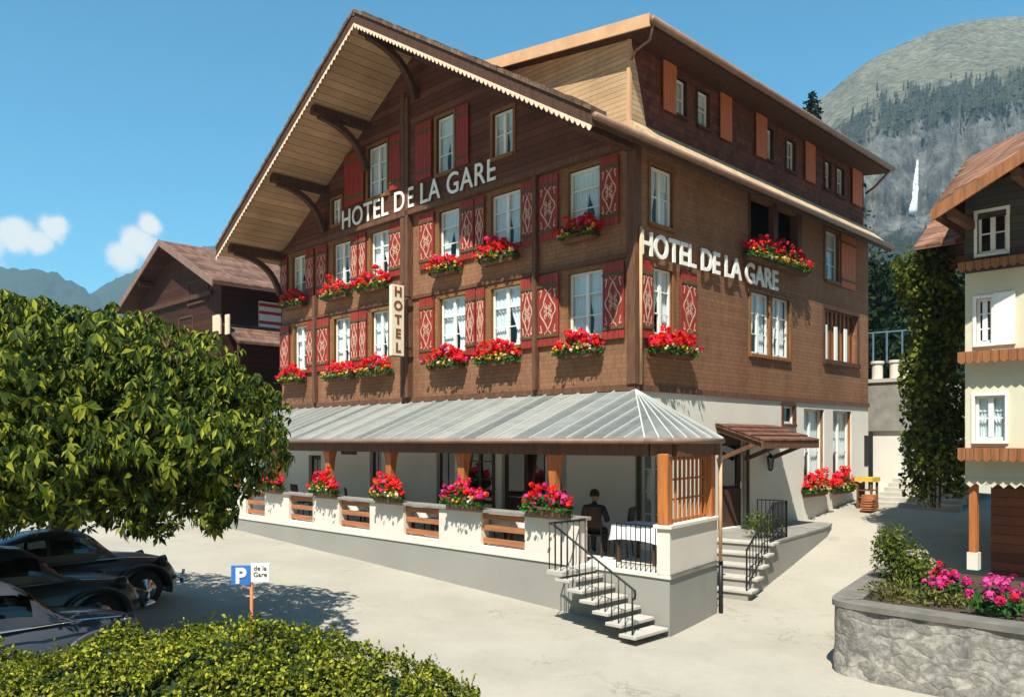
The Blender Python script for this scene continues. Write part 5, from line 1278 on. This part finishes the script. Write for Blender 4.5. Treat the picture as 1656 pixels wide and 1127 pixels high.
# ------------------------------------------------------------------ parked cars
def car(label, x, y, head, paint, sc_=1.0):
    rt = empty('parked_car', (x, y, ground_z(x, y)), head, label, 'car', 'cars parked under the chestnut tree')
    def lerp(t, xs): return float(np.interp(t, [a for a, _ in xs], [b for _, b in xs]))
    wl = [(-2.05, .35), (-1.9, .58), (-1.5, .70), (-.6, .76), (.4, .76), (1.0, .68), (1.6, .55), (1.95, .42), (2.1, .25)]
    zt = [(-2.05, .55), (-1.9, .80), (-1.5, .96), (-1.0, 1.02), (.5, 1.02), (.9, 1.0), (1.5, .93), (1.9, .82), (2.1, .55)]
    N = 36; K = 14; V = []
    for i in range(N + 1):
        X = -2.05 + 4.15 * i / N; w, z1 = lerp(X, wl), lerp(X, zt); z0 = .30
        for k in range(K + 1):
            a = math.pi * k / K; c, s = math.cos(a), math.sin(a); V.append((X, math.copysign(abs(c) ** .55, c) * w, z0 + (z1 - z0) * s ** .6))
    m = MB(); m.add(V, [(i * (K + 1) + k, i * (K + 1) + k + 1, (i + 1) * (K + 1) + k + 1, (i + 1) * (K + 1) + k) for i in range(N) for k in range(K)] + [tuple(range(K + 1)), tuple(N * (K + 1) + k for k in range(K + 1))]); body = m.build('body', paint, rt, True)
    cx = [(-1.55, .50), (-1.2, .60), (-.6, .645), (.1, .645), (.5, .62), (.86, .58)]; cz = [(-1.6, .94), (-1.35, 1.16), (-1.0, 1.36), (-.5, 1.49), (.0, 1.52), (.3, 1.48), (.5, 1.36), (.72, 1.14), (.9, .98)]
    N2, K2 = 40, 28; G = []
    for i in range(N2 + 1):
        X = -1.6 + 2.5 * i / N2; w, z1 = lerp(X, cx), lerp(X, cz); row = []
        for k in range(K2 + 1):
            a = math.pi * k / K2; c, s = math.cos(a), math.sin(a); row.append((X, math.copysign(abs(c) ** .5, c) * w * (1 - .16 * s), .93 + (max(z1, .935) - .93) * s ** .55))
        G.append(row)
    roof = MB(); GL = {}
    for i in range(N2):
        for k in range(K2):
            p = [G[i][k], G[i][k + 1], G[i + 1][k + 1], G[i + 1][k]]; cen = sum((Vector(v) for v in p), Vector()) / 4; ztop = lerp(cen.x, cz)
            side = abs(cen.y) > .47 and 1.02 < cen.z < 1.36 and -1.12 < cen.x < .48 and not (-.36 < cen.x < -.27)
            front = cen.x > .47 and abs(cen.y) < .50 and 1.03 < cen.z < 1.40; rear = cen.x < -1.0 and abs(cen.y) < .40 and 1.06 < cen.z < 1.32
            key = 'windscreen' if front else 'rear_window' if rear else ('side_window', cen.y > 0, cen.x > -.3) if side else None
            (GL.setdefault(key, MB()) if key else roof).add(p, [(0, 1, 2, 3)])
    roof.build('roof', paint, rt, True)
    for key, gm in GL.items(): gm.build(key if isinstance(key, str) else key[0], 'glass_dark', rt, True)
    for sx, nm in ((1.28, 'front'), (-1.25, 'rear')):
        for sy in (-1, 1):
            m = MB(); m.lathe([(.30, -.09), (.335, -.06), (.335, .06), (.30, .09), (.20, .095)], 24, (0, 0, 0), 'Y'); wh = m.build('wheel', 'rubber', rt, True); wh.location = (sx, sy * .66, .335)
            m = MB(); m.lathe([(.2, 0), (.19, .03), (.11, .035), (.10, .07), (.0, .085)], 20, (0, 0, 0), 'Y'); hb = m.build('hub_cap', 'chrome', wh, True); hb.location = (0, sy * .09, 0); hb.scale = (1, sy, 1)
            m = MB(); n = 18; rows = []
            for i in range(n + 1):                       # swelling mudguard
                a = math.pi * (-.08 + 1.16 * i / n); row = []
                for k in range(9):
                    b = math.pi * k / 8; ro = .40 + .09 * math.sin(b); row.append((sx + math.cos(a) * ro * (1.22 if math.cos(a) * sx < 0 else 1.08), sy * (.58 + .22 * (1 - (k / 8 - .45) ** 2 * 2.2)) - sy * .20 * (k / 8) ** 2, .33 + math.sin(a) * ro * .98))
                rows.append(row)
            m.add(sum(rows, []), [(i * 9 + k, i * 9 + k + 1, (i + 1) * 9 + k + 1, (i + 1) * 9 + k) for i in range(n) for k in range(8)]); m.build('fender', paint, rt, True)
    for sy in (-1, 1):
        m = MB(); m.lathe([(.02, -.16), (.09, -.1), (.115, 0), (.115, .03)], 16, (1.72, sy * .52, .80), 'X'); hl = m.build('headlight', paint, rt, True)
        m = MB(); m.lathe([(.10, .03), (.07, .055), (.0, .065)], 16, (1.72, sy * .52, .80), 'X'); m.build('lens', 'chrome', hl, True)
    for X in (2.2, -2.18):
        m = MB(); s = 1 if X > 0 else -1; m.tube([(X - s * .22, -.74, .42), (X - .04 * s, -.62, .42), (X, 0, .42), (X - .04 * s, .62, .42), (X - s * .22, .74, .42)], .05, 8); m.tube([(X, -.3, .36), (X + .02 * s, -.3, .56)], .03, 6); m.tube([(X, .3, .36), (X + .02 * s, .3, .56)], .03, 6); m.build('bumper', 'chrome', rt, True)
    m = MB()
    for sy in (-1, 1): m.tube([(-1.1, sy * .735, .98), (.4, sy * .755, .97), (1.0, sy * .66, .95), (1.7, sy * .44, .86)], .012, 6)
    m.build('trim', 'chrome', rt)
    for sy in (-1, 1):
        m = MB()
        for X in (-.32,): m.tube([(X, sy * .742, .98), (X, sy * .772, .72), (X, sy * .752, .46)], .006, 4)
        m.build('door_seam', 'rubber', rt); m = MB(); m.tube([(-.42, sy * .765, .86), (-.44, sy * .80, .86), (-.58, sy * .80, .86), (-.60, sy * .762, .86)], .012, 6); m.build('handle', 'chrome', rt, True)
    rt.scale = (sc_,) * 3
    return rt
car('black old saloon with rounded bonnet farthest back under the tree', -8.25, 14.8, R(47), 'paint_black')
car('dark green old saloon parked between the black and grey ones', -8.05, 12.75, R(46), 'paint_green')
car('blue grey rounded old saloon nearest the hedge', -6.75, 10.25, R(50), 'paint_grey')

# ------------------------------------------------------------------ mountains, waterfall, haze
def terrain(name, sil, table, mat, seed, amp, nx=150, zcol=None, xs_=None):
    """sil: (pixel column, pixel row) skyline; table: (share of the skyline's height, distance)"""
    rows = 70; cols = [sil[0][0] + (sil[-1][0] - sil[0][0]) * i / nx for i in range(nx + 1)]; V = []; Cc = []
    for j in range(rows + 1):
        t = j / rows; a = float(np.interp(t, [k[2] for k in table], [k[0] for k in table])); Y = float(np.interp(t, [k[2] for k in table], [k[1] for k in table]))
        for px in cols:
            py = float(np.interp(px, [s[0] for s in sil], [s[1] for s in sil])); sk = (CY - py) / F
            nzv = noise.fractal(Vector((px * .012, t * 5, seed)), 1.0, 2.0, 5); n2 = noise.fractal(Vector((px * .05, t * 2.2, seed + 7)), 1.0, 2.0, 4)
            yy = Y * (1 + amp * nzv * (1 - .5 * t) + amp * .5 * n2 * (1 if .3 < t < .7 else .3)); z = H + sk * a * yy * (1 + (.012 * n2 * (t < .98) if mat == 'rock' else .022 * n2 + .008 * noise.noise(Vector((px * .2, seed, 0))))) if j else -5
            V.append(((px - CX) / F * yy, yy, z)); Cc.append((*(zcol(px, t, a, nzv, n2) if zcol else (1, 1, 1)), 1))
    n = nx + 1; me = bpy.data.meshes.new(name); me.from_pydata(V, [], [(j * n + i, j * n + i + 1, (j + 1) * n + i + 1, (j + 1) * n + i) for j in range(rows) for i in range(nx)])
    at_ = me.color_attributes.new('Col', 'FLOAT_COLOR', 'POINT'); at_.data.foreach_set('color', np.array(Cc, np.float32).ravel())
    for p in me.polygons: p.use_smooth = True
    me.materials.append(MAT[mat]); return tag(link(name, me), kind='structure')
def rock_mat(name, streak):
    t = NT(name); a = t.n('ShaderNodeVertexColor', layer_name='Col'); g1 = t.noise(.13, 8, None, .75); g2 = t.noise(.22, 7, (1, 1, streak), .75)
    f = t.ramp(t.math('ADD', t.math('MULTIPLY', g1, .5), t.math('MULTIPLY', g2, .5)), [(.38, (.28, .28, .28)), (.62, (1.65, 1.65, 1.65))])
    col = t.mix(1.0, a.outputs[0], f, 'MULTIPLY'); t.bump(t.math('ADD', g1, g2), .9, 6); t.fin(name, col, .95, .1)
def cone_forest():
    rnd = random.Random(77); me0 = bpy.data.objects['hills'].data; ca = me0.color_attributes['Col'].data; m = MB(); k = 0
    cand = [v.co.copy() for i, v in enumerate(me0.vertices) if ca[i].color[0] < .10]
    while k < 9000:
        c = rnd.choice(cand)
        if c.y < 240 or c.x < 90: k += 1; continue
        p = c + Vector((rnd.gauss(0, 3), rnd.gauss(0, 3), -.5)); h = rnd.uniform(3, 6.5); w = h * rnd.uniform(.16, .24); a0 = rnd.random() * 6; base = len(m.v)
        for (z0, z1, f) in ((.0, .6, 1), (.4, 1.05, .65)):
            b = len(m.v)
            for j in range(5): t = a0 + j * 2 * math.pi / 5; rr_ = w * f * rnd.uniform(.8, 1.2); m.v.append((p.x + rr_ * math.cos(t), p.y + rr_ * math.sin(t), p.z + h * z0))
            m.v.append((p.x, p.y, p.z + h * z1)); m.f += [(b + j, b + (j + 1) % 5, b + 5) for j in range(5)]
        k += 1
    o = m.build('forest', 'leaf_far'); tag(o, kind='stuff')
leafmat('leaf_far', (.022, .030, .020), (.062, .068, .042), .0)
rock_mat('rock', .18); rock_mat('forest', 1)
def cliffcol(px, t, a, n1, n2):
    fo, ro, me_ = (.035, .042, .030), (.20, .20, .185), (.22, .21, .15)
    edge = .53 + .03 * n1 - .05 * smooth(1400, 1620, px); up_ = .80 + .03 * n2 - .03 * smooth(1350, 1622, px)
    top = up_ + .09 + .03 * n1
    if a < edge: c = fo
    elif a < up_: c = tuple(x * (.8 + .35 * n2) for x in ro)
    elif a < top: c = tuple(f + (m_ - f) * (.12 + .25 * max(0, n2)) for f, m_ in zip(fo, me_))
    else: c = tuple(x * (.95 + .2 * n1) for x in me_)
    if px < 1420 and .62 < a < .9 and n2 > -.1: c = tuple(.45 * x + .55 * y for x, y in zip(c, me_))
    return c
sil = [(900, 560), (1000, 470), (1150, 330), (1250, 235), (1300, 180), (1320, 165), (1345, 147), (1370, 125), (1400, 102), (1440, 80), (1480, 62), (1520, 47), (1560, 36), (1600, 30), (1656, 26), (1760, 30), (1900, 70), (2150, 180), (2400, 300)]
terrain('hills', sil, [(0, 250, 0), (.42, 400, .22), (.53, 460, .32), (.56, 475, .36), (.80, 505, .66), (.88, 560, .80), (1, 690, 1)], 'rock', 3.0, .035, 220, cliffcol)
fc = lambda px, t, a, n1, n2: tuple(x * (1 + .3 * n1) for x in (.035, .05, .03))
terrain('hills', [(-900, 330), (-500, 360), (-200, 400), (0, 433), (36, 434), (90, 443), (130, 462), (158, 480), (230, 560), (300, 640)], [(0, 900, 0), (.5, 1200, .5), (1, 1500, 1)], 'forest', 11.0, .05, 260, fc)
terrain('hills', [(40, 560), (110, 500), (155, 470), (190, 450), (225, 433), (270, 418), (350, 395), (480, 380), (700, 430), (900, 520), (1050, 600)], [(0, 1000, 0), (.5, 1300, .5), (1, 1650, 1)], 'forest', 23.0, .05, 240, fc)
cone_forest()
# unseen wooded slope added behind the camera to cut sky light on the facades
V = []; Fc = []; nn_ = 80; rw = 14
for j in range(rw + 1):
    for i in range(nn_ + 1):
        th = R(95 + 170 * i / nn_); rr_ = 140 + 240 * j / rw; e = R(33) * smooth(0, .12, i / nn_) * smooth(1, .88, i / nn_) * (j / rw) ** .8
        nz_ = noise.fractal(Vector((math.sin(th) * 4, math.cos(th) * 4, j * .3)), 1.0, 2.0, 4)
        V.append((math.sin(th) * rr_ , math.cos(th) * rr_, -3 + rr_ * math.tan(e) * (1 + .10 * nz_)))
n = nn_ + 1; me = bpy.data.meshes.new('hills'); me.from_pydata(V, [], [(j * n + i, j * n + i + 1, (j + 1) * n + i + 1, (j + 1) * n + i) for j in range(rw) for i in range(nn_)])
plain('hill_blocker', (.035, .05, .025), .95, .4, .05, None, 0); me.materials.append(MAT['hill_blocker']); tag(link('hills', me), kind='structure')
# waterfall
m = MB(); wl_ = [(1484 - 8.5 * (k / 17) ** 1.1, 258 + 98 * k / 17, 1.2 + 6.5 * (k / 17) ** .9) for k in range(18)]
from mathutils.bvhtree import BVHTree
cl_me = bpy.data.objects['hills'].data; bvh = BVHTree.FromPolygons([v.co for v in cl_me.vertices], [tuple(q.vertices) for q in cl_me.polygons])
eye = Vector((0, 0, H)); ds = []
for (px, py, w) in wl_:
    hit = bvh.ray_cast(eye, _dir(px, py)); ds.append(hit[0].y if hit[0] else 470)
vs_ = []
for i_, (px, py, w) in enumerate(wl_):
    Y = ds[i_] - (1.5 if i_ < 16 else -2); q = at(px, py, Y); ww = w / F * Y
    for k in range(7): a = math.pi * k / 6; wj = ww * (1 + .35 * noise.noise(Vector((k * 1.3, py * .09, 5)))); vs_.append((q.x - wj * math.cos(a), q.y - ww * .25 * math.sin(a), q.z))
m.add(vs_, [(i * 7 + k, i * 7 + k + 1, (i + 1) * 7 + k + 1, (i + 1) * 7 + k) for i in range(17) for k in range(6)])
t_ = NT('water_white'); t_.bump(t_.noise(.8, 4, (3, 3, .2)), .6, .5); t_.fin('water_white', (.66, .69, .70), .7, .2)
tp_ = t_.n('ShaderNodeBsdfTransparent'); mx_ = t_.n('ShaderNodeMixShader'); t_.l(t_.ramp(t_.noise(1.0, 6, (.7, .7, .05), .75), [(.30, (0, 0, 0)), (.58, (1, 1, 1))]), mx_.inputs[0]); t_.l(tp_.outputs[0], mx_.inputs[1]); t_.l(t_.p.outputs[0], mx_.inputs[2]); t_.l(mx_.outputs[0], t_.out.inputs[0])
o = m.build('waterfall', 'water_white', None, True); tag(o, kind='structure')
# the valley air
hz = bpy.data.meshes.new('haze'); mb_ = MB(); mb_.box((-2400, -1500, -8), (2400, 2400, 470)); o = mb_.build('haze', 'soil'); tag(o, kind='stuff')
hm = bpy.data.materials.new('haze'); hm.use_nodes = True; ht = hm.node_tree; ht.nodes.clear(); ho = ht.nodes.new('ShaderNodeOutputMaterial'); hv_ = ht.nodes.new('ShaderNodeVolumePrincipled')
HAZE = .00026
hv_.inputs['Density'].default_value = HAZE; hv_.inputs['Color'].default_value = (.48, .77, 1.0, 1); hv_.inputs['Anisotropy'].default_value = 0.0
ht.links.new(hv_.outputs[0], ho.inputs['Volume']); o.data.materials.clear(); o.data.materials.append(hm); o.display_type = 'WIRE'
